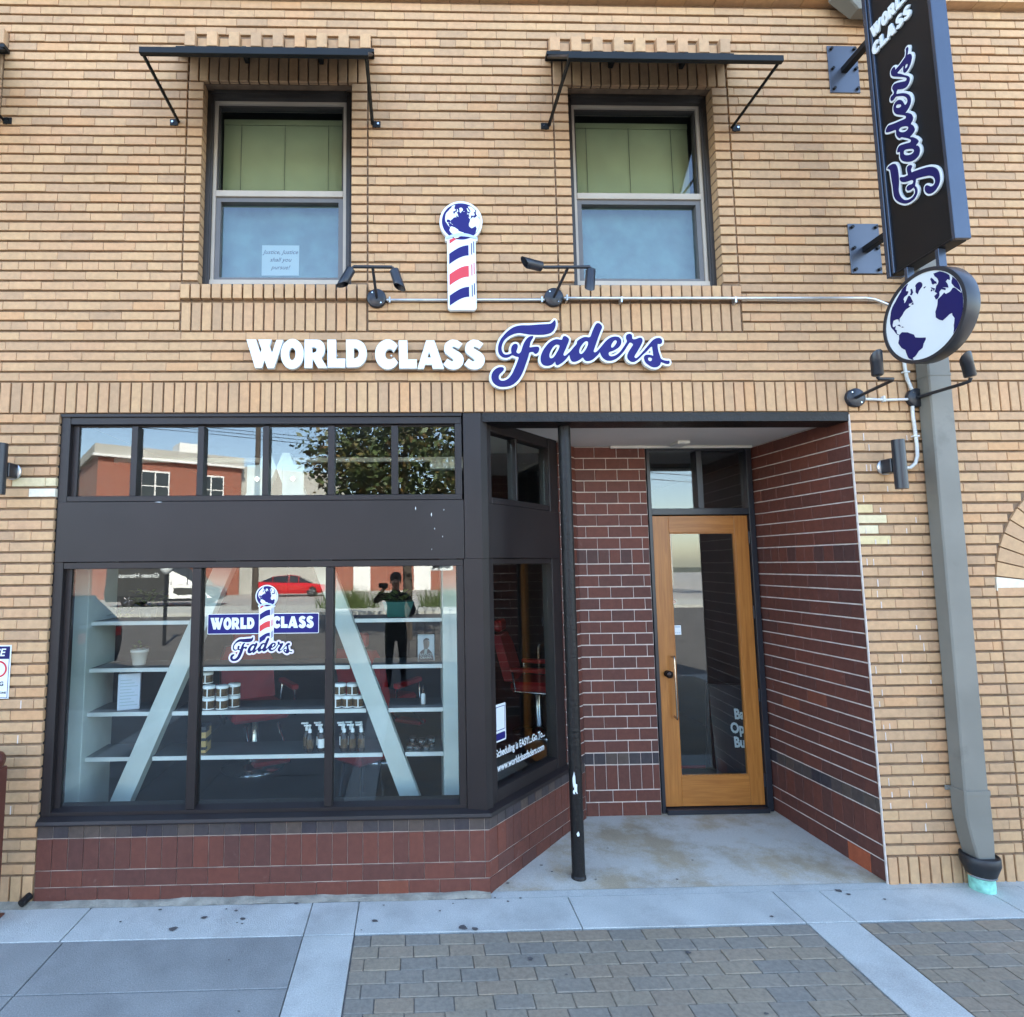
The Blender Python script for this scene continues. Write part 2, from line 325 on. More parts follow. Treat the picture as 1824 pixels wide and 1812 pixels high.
    def mesh(s, name, mats, tint=False, off=(0, 0, 0)):
        me = bpy.data.meshes.new(name)
        me.from_pydata([(p[0] - off[0], p[1] - off[1], p[2] - off[2]) for p in s.v], [], s.f)
        for m in mats: me.materials.append(m)
        me.polygons.foreach_set('material_index', s.m); me.polygons.foreach_set('use_smooth', s.sm)
        if tint:
            a = me.attributes.new('tint', 'FLOAT', 'FACE'); a.data.foreach_set('value', s.t)
        me.update(); return me
def wloc(o):
    p = Vector((0, 0, 0))
    while o is not None: p += o.location; o = o.parent
    return p
def ml(m):
    m = m if isinstance(m, (list, tuple)) else [m]
    return [MATS[x] if isinstance(x, str) else x for x in m]
def part(name, mb, mats, parent=None, tint=False, local=False, kind=None, label=None):
    """one mesh object; its points are given in the place's own coordinates"""
    off = (0, 0, 0) if (local or parent is None) else wloc(parent)
    me = mb.mesh(name, ml(mats), tint, off)
    o = bpy.data.objects.new(name, me); COL.objects.link(o)
    if parent is not None: o.parent = parent
    if kind: o['kind'] = kind
    if label: o['label'] = label
    return o
def meshpart(name, me, mats, parent=None, matrix=None, label=None):
    me.materials.clear()
    for m in ml(mats): me.materials.append(m)
    if matrix is not None: me.transform(matrix)
    if parent is not None: me.transform(Matrix.Translation(-wloc(parent)))
    o = bpy.data.objects.new(name, me); COL.objects.link(o)
    if parent is not None: o.parent = parent
    if label: o['label'] = label
    return o
def thing(name, label, cat, loc=(0, 0, 0), group=None, rotz=0):
    o = bpy.data.objects.new(name, None); COL.objects.link(o); o.location = loc; o.rotation_euler = (0, 0, rotz)
    o.empty_display_size = 0.1
    o['label'] = label; o['category'] = cat
    if group: o['group'] = group
    return o
def tag(o, label, cat, group=None):
    o['label'] = label; o['category'] = cat
    if group: o['group'] = group
    return o
def copy_tree(o, parent=None):
    c = o.copy(); COL.objects.link(c)
    if parent is not None: c.parent = parent
    for ch in list(o.children): copy_tree(ch, c)
    return c
def box(*a): return MB().box(*a)
# ---- flat shapes: outline loops -> solid plate lying in local XY, thickness along Z
def plate(loops, depth, bevel=0.0, name='plate'):
    cu = bpy.data.curves.new(name, 'CURVE'); cu.dimensions = '2D'; cu.fill_mode = 'BOTH'
    cu.extrude = max(depth / 2 - bevel, 0.00005); cu.bevel_depth = bevel; cu.bevel_resolution = 1; cu.offset = -bevel
    for lp in loops:
        sp = cu.splines.new('POLY'); sp.points.add(len(lp) - 1); sp.use_cyclic_u = True
        for q, (x, y) in zip(sp.points, lp): q.co = (x, y, 0, 1)
    o = bpy.data.objects.new(name, cu); COL.objects.link(o)
    dg = bpy.context.evaluated_depsgraph_get(); me = bpy.data.meshes.new_from_object(o.evaluated_get(dg))
    bpy.data.objects.remove(o); bpy.data.curves.remove(cu)
    return me
def text_mesh(body, size, depth=0.0006, bold=0.0, shear=0.0, align='CENTER', space=1.0, sx=1.0, line=1.0):
    cu = bpy.data.curves.new('text', 'FONT'); cu.body = body; cu.size = size; cu.extrude = depth / 2; cu.offset = bold; cu.shear = shear
    cu.align_x = align; cu.align_y = 'CENTER'; cu.space_character = space; cu.space_line = line; cu.resolution_u = 3
    o = bpy.data.objects.new('text', cu); COL.objects.link(o)
    dg = bpy.context.evaluated_depsgraph_get(); me = bpy.data.meshes.new_from_object(o.evaluated_get(dg))
    bpy.data.objects.remove(o); bpy.data.curves.remove(cu)
    if sx != 1.0: me.transform(Matrix.Diagonal((sx, 1, 1, 1)))
    return me
def on_wall(x, y, z, rotz=0.0):
    """local XY plate stood upright, facing -Y (then turned by rotz)"""
    return Matrix.Translation((x, y, z)) @ Matrix.Rotation(rotz, 4, 'Z') @ Matrix.Rotation(R_(90), 4, 'X')
def spline(pts, sub=5):
    P = [np.array(p, float) for p in pts]; n = len(P); out = []
    for i in range(n):
        p0, p1, p2, p3 = P[i - 1], P[i], P[(i + 1) % n], P[(i + 2) % n]
        v1 = p1 - p0; v2 = p2 - p1
        for k in range(sub):
            t = k / sub
            out.append(0.5 * ((2 * p1) + (-p0 + p2) * t + (2 * p0 - 5 * p1 + 4 * p2 - p3) * t * t + (-p0 + 3 * p1 - 3 * p2 + p3) * t ** 3))
    return [tuple(q) for q in out]
def sdf(loops, X, Y):
    d = np.full(X.shape, 1e9); ins = np.zeros(X.shape, bool)
    for lp in loops:
        L = len(lp)
        for i in range(L):
            x0, y0 = lp[i]; x1, y1 = lp[(i + 1) % L]; ex, ey = x1 - x0, y1 - y0
            t = np.clip(((X - x0) * ex + (Y - y0) * ey) / max(ex * ex + ey * ey, 1e-9), 0, 1)
            d = np.minimum(d, (X - x0 - t * ex) ** 2 + (Y - y0 - t * ey) ** 2)
            if y0 != y1: ins ^= ((Y > min(y0, y1)) & (Y <= max(y0, y1)) & (X < x0 + (Y - y0) * ex / (ey if ey else 1e-9)))
    d = np.sqrt(d); return np.where(ins, -d, d)
def contour(F, xs, ys, level):
    G = F - level; nx = len(xs); segs = {}
    inside = G < 0
    code = inside[:-1, :-1] * 1 + inside[:-1, 1:] * 2 + inside[1:, 1:] * 4 + inside[1:, :-1] * 8
    jj, ii = np.nonzero((code > 0) & (code < 15))
    def ept(e):
        (j0, i0), (j1, i1) = e; a, b = G[j0, i0], G[j1, i1]; t = a / (a - b)
        return (xs[i0] + (xs[i1] - xs[i0]) * t, ys[j0] + (ys[j1] - ys[j0]) * t)
    T = {1: [(3, 0)], 2: [(0, 1)], 3: [(3, 1)], 4: [(1, 2)], 5: [(3, 0), (1, 2)], 6: [(0, 2)], 7: [(3, 2)], 8: [(2, 3)], 9: [(2, 0)], 10: [(0, 1), (2, 3)], 11: [(2, 1)], 12: [(1, 3)], 13: [(1, 0)], 14: [(0, 3)]}
    for j, i in zip(jj.tolist(), ii.tolist()):
        E = [((j, i), (j, i + 1)), ((j, i + 1), (j + 1, i + 1)), ((j + 1, i), (j + 1, i + 1)), ((j, i), (j + 1, i))]
        for a, b in T[int(code[j, i])]: segs.setdefault(E[a], []).append(E[b]); segs.setdefault(E[b], []).append(E[a])
    loops = []; seen = set()
    for s in list(segs):
        if s in seen: continue
        lp = [s]; seen.add(s); cur = s
        while True:
            nx_ = [e for e in segs[cur] if e not in seen]
            if not nx_: break
            cur = nx_[0]; seen.add(cur); lp.append(cur)
        if len(lp) > 5: loops.append([ept(e) for e in lp])
    return loops
def thin(lp, tol=0.0):
    return lp[::2] if len(lp) > 40 else lp

# ================================================================== THE BUILDING
P = 0.0676; HEAD = 2.932                          # brick course; head of the shopfront = foot of the soldier course
def kz(k): return HEAD + k * P
bld = thing('brick_building', 'tan brick shop building with dark metal shopfront, recessed red brick doorway and two upstairs windows', 'building', (1.8, 0, 0))
WIN = [(0.085, 1.086), (2.566, 3.570), (-2.365, -1.364)]
WZ0, WZ1 = kz(12.55), kz(34)
ARC = (6.055, 1.75, 0.835, 0.635)                 # arched opening at the right: centre x, z, outer and inner radius
X_IN, X_OUT = -0.755, 4.353                       # the shopfront's opening
TOPZ = kz(43.2)
heads = []
bricks = []                                       # (x0, x1, z0, z1, tint, y)
def rtint():
    r = random.random()
    return random.uniform(0.02, 0.2) if r < 0.16 else random.uniform(0.2, 0.62) if r < 0.72 else random.uniform(0.6, 0.76)
def cut(ints, a, b):
    out = []
    for x0, x1 in ints:
        if b <= x0 or a >= x1: out.append((x0, x1))
        else:
            if a - x0 > 0.012: out.append((x0, a))
            if x1 - b > 0.012: out.append((b, x1))
    return out
def arc_half(z, r):
    d = r * r - (z - ARC[1]) ** 2
    return math.sqrt(d) if d > 0 else 0
def lay_row(k):
    z0, z1 = kz(k) + 0.0062, kz(k + 1) - 0.0092
    ints = [(-3.4, 8.6)]
    if k < 0: ints = cut(ints, X_IN, X_OUT)
    if 0 <= k < 3: return
    for wx0, wx1 in WIN:
        s0, s1 = wx0 - 0.101, wx1 + 0.105
        if 8 <= k < 37: ints = cut(ints, s0 - 0.008, s1 + 0.008)
        if k in (37, 38): ints = cut(ints, s0 - 0.03, s1 + 0.03)
    zc = (z0 + z1) / 2
    if zc < ARC[1]: ints = cut(ints, ARC[0] - ARC[2] - 0.006, ARC[0] + ARC[2] + 0.006)
    else:
        h = arc_half(z0 if zc > ARC[1] else zc, ARC[2] + 0.006)
        if h: ints = cut(ints, ARC[0] - h, ARC[0] + h)
    header = (k - 2) % 6 == 0 if k >= 3 else (k % 6 == 0)
    S = 0.2065; step = S / 2 if header else S
    ph = 0.0517 if header else (0.0 if k % 2 else S / 2)
    ph += (0.018 * math.sin(k * 2.3))
    for a, b in ints:
        heads.append((a + .002, b - .002, z0 + .002, z1 - .002))
        n0 = math.floor((a - ph) / step); x = a; i = n0 + 1
        while x < b - 1e-6:
            nx = min(b, ph + i * step + random.uniform(-0.003, 0.003)); i += 1
            if b - nx < 0.03: nx = b
            if nx - x < 0.024: continue
            x0 = x + (0.0017 if x > a else 0.001); x1 = nx - (0.0017 if nx < b else 0.001)
            t = rtint()
            if k in (-7, -8) and abs(b - X_IN) < 0.01 and nx > b - 0.15: t = 0.92 if k == -7 else 1.0
            if k in (-10, -11, -12, -13) and abs(a - X_OUT) < 0.01 and x < a + 0.1: t = random.uniform(0.88, 0.95)
            bricks.append((x0, x1, z0 + random.uniform(-.0012, .0012), z1 + random.uniform(-.0012, .0012), t, random.uniform(-0.0015, 0.0015)))
            x = nx
for k in range(-41, 0): lay_row(k)
for k in range(3, 43): lay_row(k)
# strips of single bricks beside the windows
for wx0, wx1 in WIN:
    for k in range(13, 34):
        for a, b in ((wx0 - 0.098, wx0), (wx1, wx1 + 0.102)):
            bricks.append((a, b, kz(k) + .0062, kz(k + 1) - .0092, rtint() * 0.9, random.uniform(-.001, .001)))
def soldiers(x0, x1, z0, z1, n, y=0.0, gap=0.011, jit=0.002):
    w = (x1 - x0) / n
    return [(x0 + i * w + gap / 2, x0 + (i + 1) * w - gap / 2, z0, z1, rtint(), y + random.uniform(-jit, jit)) for i in range(n)]
sold = []
sold += soldiers(-3.4, 8.6, kz(0) + 0.002, kz(3) - 0.006, 175)
foot = [b for b in soldiers(-3.4, X_IN - 0.004, -0.03, kz(-41) - 0.008, 39) + soldiers(X_OUT + 0.004, ARC[0] - ARC[2], -0.03, kz(-41) - 0.008, 13)]
for wx0, wx1 in WIN:
    a, b = wx0 - 0.101, wx1 + 0.105
    sold += soldiers(a, b, kz(8) + 0.003, kz(11) - 0.012, 18)
    sold += soldiers(a, b, kz(34) + 0.003, kz(37) - 0.004, 18)
sills = []
for wx0, wx1 in WIN: sills += soldiers(wx0 - 0.105, wx1 + 0.108, kz(11) + 0.010, WZ0, 18, y=-0.022)
dent = []
for wx0, wx1 in WIN:
    a, b = wx0 - 0.125, wx1 + 0.13; n = 17; w = (b - a) / n
    for i in range(n):
        pr = i % 2 == 0
        dent.append((a + i * w + 0.002, a + (i + 1) * w - 0.002, kz(37.3), kz(38.85) if pr else kz(38.6), rtint(), -0.040 if pr else -0.004))
# projected size decides which bricks are objects of their own
CINV = CAM_M.inverted(); CPOS = CAM_M.translation
def px(p):
    q = CINV @ Vector(p)
    if q.z > -0.05: return None
    f = 1063.6; return (761.3 + f * q.x / -q.z, 897.1 - f * q.y / -q.z)
def area(b):
    a, c = px((b[0], 0, b[2])), px((b[1], 0, b[3]))
    if not a or not c: return 0
    mx, my = (a[0] + c[0]) / 2, (a[1] + c[1]) / 2
    if not (2 < mx < 1822 and 2 < my < 1810): return 0
    if 1640 < mx < 1745 and my > 480: return 0     # behind the downpipe
    return abs((c[0] - a[0]) * (c[1] - a[1]))
BM = {}
def brick_mesh(l, h, d, m, c=0.0025):
    key = (round(l, 3), round(h, 3), round(d, 3), m.name)
    if key not in BM: BM[key] = MB().cbox(0, l, 0, d, 0, h, c).mesh('brick', [m])
    return BM[key]
def brick_obj(name, parent, loc, l, h, d, m, tint, rotz=0.0):
    o = bpy.data.objects.new(name, brick_mesh(l, h, d, m)); COL.objects.link(o)
    o.parent = parent; o.location = Vector(loc) - wloc(parent); o.rotation_euler = (random.gauss(0, 0.002), random.gauss(0, 0.0022), rotz + random.gauss(0, 0.003))
    o['tint'] = tint
    return o
DEP = 0.03
bricks.sort(key=lambda b: -area(b))
for b in bricks[:298]:
    brick_obj('brick', bld, (b[0], b[5], b[2]), round(b[1] - b[0], 3), round(b[3] - b[2], 3), DEP, TAN, b[4])
m = MB()
for b in bricks[298:]:
    m.ti = b[4]; m.cbox(b[0], b[1], b[5], DEP, b[2], b[3], 0.002)
part('brick_courses', m, TAN, bld, tint=True, kind='stuff')
m = MB()
for a, b, z0, z1 in heads: m.add([(a, .0042, z0), (b, .0042, z0), (b, .0042, z1), (a, .0042, z1)], [(0, 1, 2, 3)])
part('head_joints', m, 'mortar_pale', bld, kind='stuff')
m = MB(); rj = random.Random(5)      # smears of white pointing on the pier by the doorway
for k in range(-39, -1):
    for j in range(rj.choice((0, 1, 1, 2))):
        x = X_OUT + .03 + rj.random() ** 1.5 * .36; h = rj.uniform(.5, 1); z = kz(k) + .006
        w_ = rj.uniform(.002, .0035); m.box(x - w_, x + w_, -.0026, -.0012, z, z + .05 * h)
for k in range(-36, -26, 3):
    x = X_IN - .10 - rj.random() * .12; m.box(x - .003, x + .003, -.0026, -.0012, kz(k) + .006, kz(k) + .054)
part('pointing_smears', m, 'mortar_light', bld, kind='stuff')
allsold = sold + foot
allsold.sort(key=lambda b: -area(b))
for b in allsold[:230]:
    brick_obj('soldier_brick', bld, (b[0], b[5], b[2]), round(b[1] - b[0], 3), round(b[3] - b[2], 3), DEP, TAN, b[4])
m = MB()
for b in allsold[230:]: m.ti = b[4]; m.cbox(b[0], b[1], b[5], DEP, b[2], b[3], 0.002)
part('soldier_courses', m, TAN, bld, tint=True, kind='stuff')
for b in sills: brick_obj('sill_brick', bld, (b[0], b[5], b[2]), round(b[1] - b[0], 3), round(b[3] - b[2], 3), 0.19, TAN, b[4])
for b in dent: brick_obj('dentil_brick', bld, (b[0], b[5], b[2]), round(b[1] - b[0], 3), round(b[3] - b[2], 3), 0.055, TAN, b[4])
# arch ring: voussoirs and the jamb below
n = 27
for i in range(n):
    a0 = math.pi * i / n + 0.006; a1 = math.pi * (i + 1) / n - 0.006; pts = []
    for y in (0.0, DEP):
        for r, a in ((ARC[3], a0), (ARC[2], a0), (ARC[2], a1), (ARC[3], a1)): pts.append((ARC[0] - r * math.cos(a), y, ARC[1] + r * math.sin(a)))
    m = MB(); m.add(pts, [(0, 1, 2, 3), (0, 4, 5, 1), (1, 5, 6, 2), (2, 6, 7, 3), (3, 7, 4, 0)])
    o = part('arch_brick', m, TAN, bld); o['tint'] = 1.0 if i == 0 else random.uniform(0.1, 0.5)
for k in range(-41, -17):
    for s in (-1, 1):
        x0, x1 = sorted((ARC[0] + s * ARC[3], ARC[0] + s * (ARC[2] - 0.004)))
        brick_obj('jamb_brick', bld, (x0, 0, kz(k) + .0045), round(x1 - x0, 3), round(P - .0117, 3), DEP, TAN, rtint())
# mortar backing with the openings left out, returned into the reveals
MY = 0.0155
m = MB()
def rect(x0, x1, z0, z1, y=MY): m.add([(x0, y, z0), (x1, y, z0), (x1, y, z1), (x0, y, z1)], [(0, 1, 2, 3)])
rect(-3.4, X_IN, -0.05, HEAD); rect(X_OUT, ARC[0] - ARC[3], -0.05, HEAD)
rect(-3.4, 8.6, HEAD, WZ0 - 0.02)
xs = [-3.4] + [v for w in sorted(WIN) for v in w] + [8.6]
for i in range(0, len(xs), 2): rect(xs[i], xs[i + 1], WZ0 - 0.02, WZ1)
rect(-3.4, 8.6, WZ1, 7.9)
rect(ARC[0] + ARC[3], 8.6, -0.05, HEAD)
ring = [(ARC[0] - ARC[3] * math.cos(math.pi * i / 24), MY, ARC[1] + ARC[3] * math.sin(math.pi * i / 24)) for i in range(25)]
for i in range(24): m.add([ring[i], ring[i + 1], (ring[i + 1][0], MY, HEAD), (ring[i][0], MY, HEAD)], [(0, 1, 2, 3)])
part('wall', m, 'mortar_tan', bld)
# brick reveals of the upstairs windows (their returns, brick by brick)
m = MB()
for wx0, wx1 in WIN:
    for k in range(12, 34):
        for x, s in ((wx0, -1), (wx1, 1)):
            m.ti = rtint() * 0.8
            x0, x1 = sorted((x - s * 0.0005, x + s * 0.03)); m.box(x0, x1, 0.031, 0.13, max(kz(k) + .0045, WZ0), kz(k + 1) - .0072)
part('reveal_bricks', m, TAN, bld, tint=True, kind='stuff')
m = MB()
for wx0, wx1 in WIN:
    m.box(wx0 - 0.03, wx0 - 0.003, 0.02, 0.2, WZ0, WZ1); m.box(wx1 + 0.003, wx1 + 0.03, 0.02, 0.2, WZ0, WZ1); m.box(wx0 - 0.03, wx1 + 0.03, 0.034, 0.2, WZ1 + 0.0, WZ1 + 0.03)
part('reveal_mortar', m, 'mortar_tan', bld, kind='stuff')
# belt course at the top, the soldier band above it, parapet, roof and the hidden sides
m = MB(); x = -3.4
while x < 8.6:
    m.ti = rtint(); m.box(x + 0.002, x + 0.2045, -0.055, 0.03, TOPZ + 0.004, TOPZ + 0.058); x += 0.2065
part('belt_bricks', m, TAN, bld, tint=True, kind='stuff')
m = MB()
for b in soldiers(-3.4, 8.6, TOPZ + 0.066, TOPZ + 0.26, 175): m.ti = b[4]; m.box(b[0], b[1], b[5], 0.03, b[2], b[3])
x = -3.4
for r in range(17):
    x = -3.4 - (r % 2) * 0.1
    while x < 8.6: m.ti = rtint(); m.box(max(x, -3.4) + .002, min(x + .2045, 8.6), 0, 0.03, TOPZ + 0.27 + r * P, TOPZ + 0.27 + r * P + .056); x += 0.2065
part('parapet_bricks', m, TAN, bld, tint=True, kind='stuff')
m = MB(); m.box(-3.45, 8.65, -0.06, 0.3, 7.42, 7.52); part('coping', m, 'concrete_pale', bld)
m = MB()
m.box(-3.4, -3.2, 0.05, 11.5, -0.05, 7.4); m.box(8.4, 8.6, 0.05, 11.5, -0.05, 7.4); m.box(-3.4, 8.6, 11.3, 11.5, -0.05, 7.4); m.box(-3.2, 8.4, 0.05, 11.3, 7.0, 7.2)
part('outer_walls', m, 'mortar_tan', bld)

# ---------------------------------------------------------------- upstairs windows
def upper_window(wx0, wx1, first):
    ZB = WZ0 + 0.055
    w = part('window', box(wx0 + 0.001, wx0 + 0.045, 0.085, 0.19, WZ0 + 0.001, WZ1 - 0.001).box(wx1 - 0.045, wx1 - 0.001, 0.085, 0.19, WZ0 + 0.001, WZ1 - 0.001)
             .box(wx0 + 0.045, wx1 - 0.045, 0.075, 0.19, WZ1 - 0.062, WZ1 - 0.001).box(wx0 + 0.045, wx1 - 0.045, 0.09, 0.19, WZ0 + .001, ZB).box(wx0 + 0.02, wx0 + 0.032, 0.078, 0.085, WZ0 + 0.02, WZ1 - 0.1).box(wx1 - 0.032, wx1 - 0.02, 0.078, 0.085, WZ0 + 0.02, WZ1 - 0.1)
             .box(wx0 + 0.03, wx1 - 0.03, 0.065, 0.075, WZ1 - 0.035, WZ1 - 0.02), 'window_case', bld)
    a, b = wx0 + 0.045, wx1 - 0.045; zt = WZ1 - 0.062; zm = WZ0 + 0.705
    part('sash_frame', MB().box(a, a + 0.022, 0.105, 0.18, ZB + 0.03, zt).box(b - 0.022, b, 0.105, 0.18, ZB + 0.03, zt).box(a + .022, b - .022, 0.105, 0.18, zt - 0.022, zt)
         .rbox(a + .0225, b - .0225, 0.100, 0.17, zm - 0.02, zm + 0.024, .003).box(a, b, 0.09, 0.18, ZB, ZB + 0.03), 'sash_frame', w)
    part('upper_sash', MB().box(a + .022, a + .034, 0.12, 0.16, zm + .024, zt - .022).box(b - .034, b - .022, 0.12, 0.16, zm + .024, zt - .022).box(a + .034, b - .034, 0.12, 0.16, zt - .036, zt - .022), 'window_case', w)
    part('lower_sash', MB().box(a + .022, a + .055, 0.115, 0.165, ZB + .03, zm - .02).box(b - .055, b - .022, 0.115, 0.165, ZB + .03, zm - .02).box(a + .055, b - .055, 0.115, 0.165, zm - .052, zm - .02).box(a + .055, b - .055, 0.115, 0.165, ZB + .03, ZB + .058), 'sash_grey', w)
    part('pane', MB().box(a + .034, b - .034, 0.145, 0.149, zm + .024, zt - .036), 'glass_upper', w)
    part('pane', MB().box(a + .055, b - .055, 0.145, 0.149, ZB + .058, zm - .052), 'glass_upper', w)
    bl = part('blind', MB().box(a + 0.02, b - 0.02, 0.245, 0.26, zt - 0.065, zt - 0.025), 'blind_olive', w)
    s = MB(); z = zt - 0.07
    while z > zm - 0.02:
        s.add([(a + 0.02, 0.248, z), (b - 0.02, 0.248, z), (b - 0.02, 0.262, z - 0.021), (a + 0.02, 0.262, z - 0.021)], [(0, 1, 2, 3)]); z -= 0.019
    part('slats', s, 'blind_olive', bl, kind='stuff')
    s = MB()
    for fx in (0.16, 0.5, 0.84): s.box(a + (b - a) * fx - .0008, a + (b - a) * fx + .0008, 0.243, 0.247, zm, zt - 0.065)
    part('blind_cord', s, 'window_case', bl)
    part('film', MB().box(a + 0.01, b - 0.01, 0.23, 0.24, ZB + 0.03, zm - 0.022), 'blind_grey', w)
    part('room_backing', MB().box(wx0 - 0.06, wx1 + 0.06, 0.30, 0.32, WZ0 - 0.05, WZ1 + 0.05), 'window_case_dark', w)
for i, (a, b) in enumerate(WIN): upper_window(a, b, i == 0)
# arched opening
w = part('arched_window', MB().box(ARC[0] - ARC[3], ARC[0] - ARC[3] + 0.05, 0.13, 0.2, 0, ARC[1]).box(ARC[0] + ARC[3] - 0.05, ARC[0] + ARC[3], 0.13, 0.2, 0, ARC[1]).box(ARC[0] - 0.03, ARC[0] + 0.03, 0.13, 0.2, 0, ARC[1]).box(ARC[0] - ARC[3], ARC[0] + ARC[3], 0.13, 0.2, ARC[1] - 0.03, ARC[1] + 0.03), 'bronze_metal', bld)
part('pane', MB().box(ARC[0] - ARC[3], ARC[0] + ARC[3], 0.16, 0.165, 0, ARC[1] + ARC[3]), 'glass', w)
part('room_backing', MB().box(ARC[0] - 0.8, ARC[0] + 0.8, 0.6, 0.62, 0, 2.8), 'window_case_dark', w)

# ---------------------------------------------------------------- shopfront
FY0, FY1 = 0.022, 0.10
GX = [(-0.655, -0.31), (-0.271, 0.109), (0.148, 0.523), (0.562, 0.939), (0.982, 1.346), (1.39, 1.752)]
LX = [(-0.655, 0.097), (0.160, 0.928), (0.985, 1.757)]
sf = part('shopfront', MB().rbox(X_IN + .004, -0.695, FY0, FY1, 0.47, HEAD - .004, .003).rbox(-0.6945, 1.8, FY0 + .002, FY1, 2.862, HEAD - .022, .003).box(X_IN + .006, 1.80, FY0 - .012, FY0 + .06, HEAD - .022, HEAD - .004)
          .box(-0.695, -0.656, FY0 + .035, FY1, 0.50, 2.862).box(1.758, 1.80, FY0 + .004, FY1, 0.50, 2.862)
          .box(-0.656, 1.758, FY0 + .04, FY1, 2.852, 2.862), 'bronze_metal', bld)
for (a, b), (c, d) in zip(GX, GX[1:]): part('mullion', MB().rbox(b, c, FY0 + .006, FY1, 2.4025, 2.8515, .002), 'bronze_metal', sf)
for (a, b), (c, d) in zip(LX, LX[1:]):
    part('mullion', MB().rbox(b + .004, c - .004, FY0 + .004, FY1 + 0.02, 0.5025, 1.9445, .003).box(b, c, FY0 + .045, FY1, 0.5025, 1.9445), 'bronze_metal', sf)
part('transom_bar', MB().rbox(-0.6935, 1.7995, FY0 - .002, FY1, 2.366, 2.402, .003), 'bronze_metal', sf)
part('spandrel_panel', MB().rbox(X_IN + .012, 1.808, FY0 - .008, FY0 + .035, 1.989, 2.3645, .002), 'bronze_metal', sf)
m = MB(); rj = random.Random(3)
for x, z, h, w_ in ((1.50, 2.31, .013, .0028), (1.60, 2.27, .014, .003), (1.68, 2.30, .006, .002), (1.62, 2.18, .007, .0018), (1.67, 2.13, .006, .0018), (1.60, 2.05, .005, .0015), (-.12, 2.361, .002, .025)):
    y = FY0 - .0088; m.add([(x - w_, y, z), (x + w_ * .4, y, z - h), (x + w_, y, z + h * .3), (x, y, z + h)], [(0, 1, 2, 3)])
part('paint_chips', m, 'white_face', sf, kind='stuff')
part('head_bar', MB().rbox(-0.6935, 1.7995, FY0 + .002, FY1, 1.945, 1.987, .003), 'bronze_metal', sf)
def wedge(x0, x1, y0, y1, z0, zf, zb):
    m = MB(); m.add([(x0, y0, z0), (x1, y0, z0), (x1, y1, z0), (x0, y1, z0), (x0, y0, zf), (x1, y0, zf), (x1, y1, zb), (x0, y1, zb)], [(0, 3, 2, 1), (4, 5, 6, 7), (0, 1, 5, 4), (1, 2, 6, 5), (2, 3, 7, 6), (3, 0, 4, 7)]); return m
part('sill', wedge(-0.6935, 1.7995, FY0 + .002, FY1, 0.47, 0.4995, 0.53), 'bronze_metal', sf)
# sloping ledge that turns with the splayed side
U = Vector((0.664, 0.748, 0)).normalized(); N = Vector((U.y, -U.x, 0))      # along the splay; outward
C0 = Vector((1.93, 0, 0))
def chp(u, w, z): q = C0 + U * u - N * w; return (q.x, q.y, z)
mi = (N + Vector((0, -1, 0))).normalized(); k_m = 1 / mi.dot(N)
def ledge_ring(d, z): return [(X_IN + .006, -d, z), tuple(C0 + mi * d * k_m + Vector((0, 0, z))), chp(1.10, -d, z)]
m = MB(); lv = [ledge_ring(-0.02, 0.480), ledge_ring(0.022, 0.464), ledge_ring(0.027, 0.448), ledge_ring(0.027, 0.442), ledge_ring(0.020, 0.437), ledge_ring(-0.004, 0.435)]
for a, b in zip(lv, lv[1:]): m.add([*a, *b], [(0, 3, 4, 1), (1, 4, 5, 2)])
part('ledge', m, 'bronze_metal', sf)
part('corner_post', MB().loft([[(1.803, FY0 - .004, z), (1.918, FY0 - .018, z), chp(0.055, 0.004, z), chp(0.055, 0.085, z), (1.803, FY1, z)] for z in (0.47, 1.988)]).loft([[(1.811, FY0 - .009, z), (1.920, FY0 - .022, z), chp(0.055, 0.0, z), chp(0.055, 0.085, z), (1.811, FY1, z)] for z in (1.990, HEAD - .005)]), 'bronze_metal', sf)
for a, b in GX: part('transom_pane', MB().box(a - .003, b + .003, 0.068, 0.072, 2.398, 2.856), 'glass', sf)
for a, b in LX: part('pane', MB().box(a - .003, b + .003, 0.068, 0.072, 0.505, 1.95), 'glass', sf)
# splayed side of the shopfront
def chb(u0, u1, w0, w1, z0, z1):
    m = MB(); m.xf = lambda x, y, z: chp(x, y, z); m.rbox(u0, u1, w0, w1, z0, z1, .003); return m
ss = part('side_shopfront', chb(0.058, 0.13, 0.02, 0.10, 0.47, HEAD - .005), 'bronze_metal', bld)
part('jamb', chb(0.905, 1.035, 0.015, 0.10, 0.47, HEAD - .005), 'bronze_metal', ss)
part('sill', chb(0.131, 0.904, 0.02, 0.10, 0.472, 0.555), 'bronze_metal', ss)
part('head_bar', chb(0.131, 0.904, 0.022, 0.10, 1.955, 1.99), 'bronze_metal', ss)
part('spandrel_panel', chb(0.06, 1.0, 0.006, 0.03, 1.992, 2.345), 'bronze_metal', ss)
part('transom_bar', chb(0.131, 0.904, 0.018, 0.10, 2.347, 2.39), 'bronze_metal', ss)
part('mullion', chb(0.448, 0.470, 0.026, 0.10, 2.391, 2.829), 'bronze_metal', ss)
part('top_bar', chb(0.131, 0.904, 0.022, 0.10, 2.83, HEAD - .006), 'bronze_metal', ss)
part('pane', chb(0.128, 0.907, 0.060, 0.064, 0.55, 1.96), 'glass', ss)
part('transom_pane', chb(0.128, 0.45, 0.060, 0.064, 2.386, 2.834), 'glass', ss)
part('transom_pane', chb(0.468, 0.907, 0.060, 0.064, 2.386, 2.834), 'glass', ss)

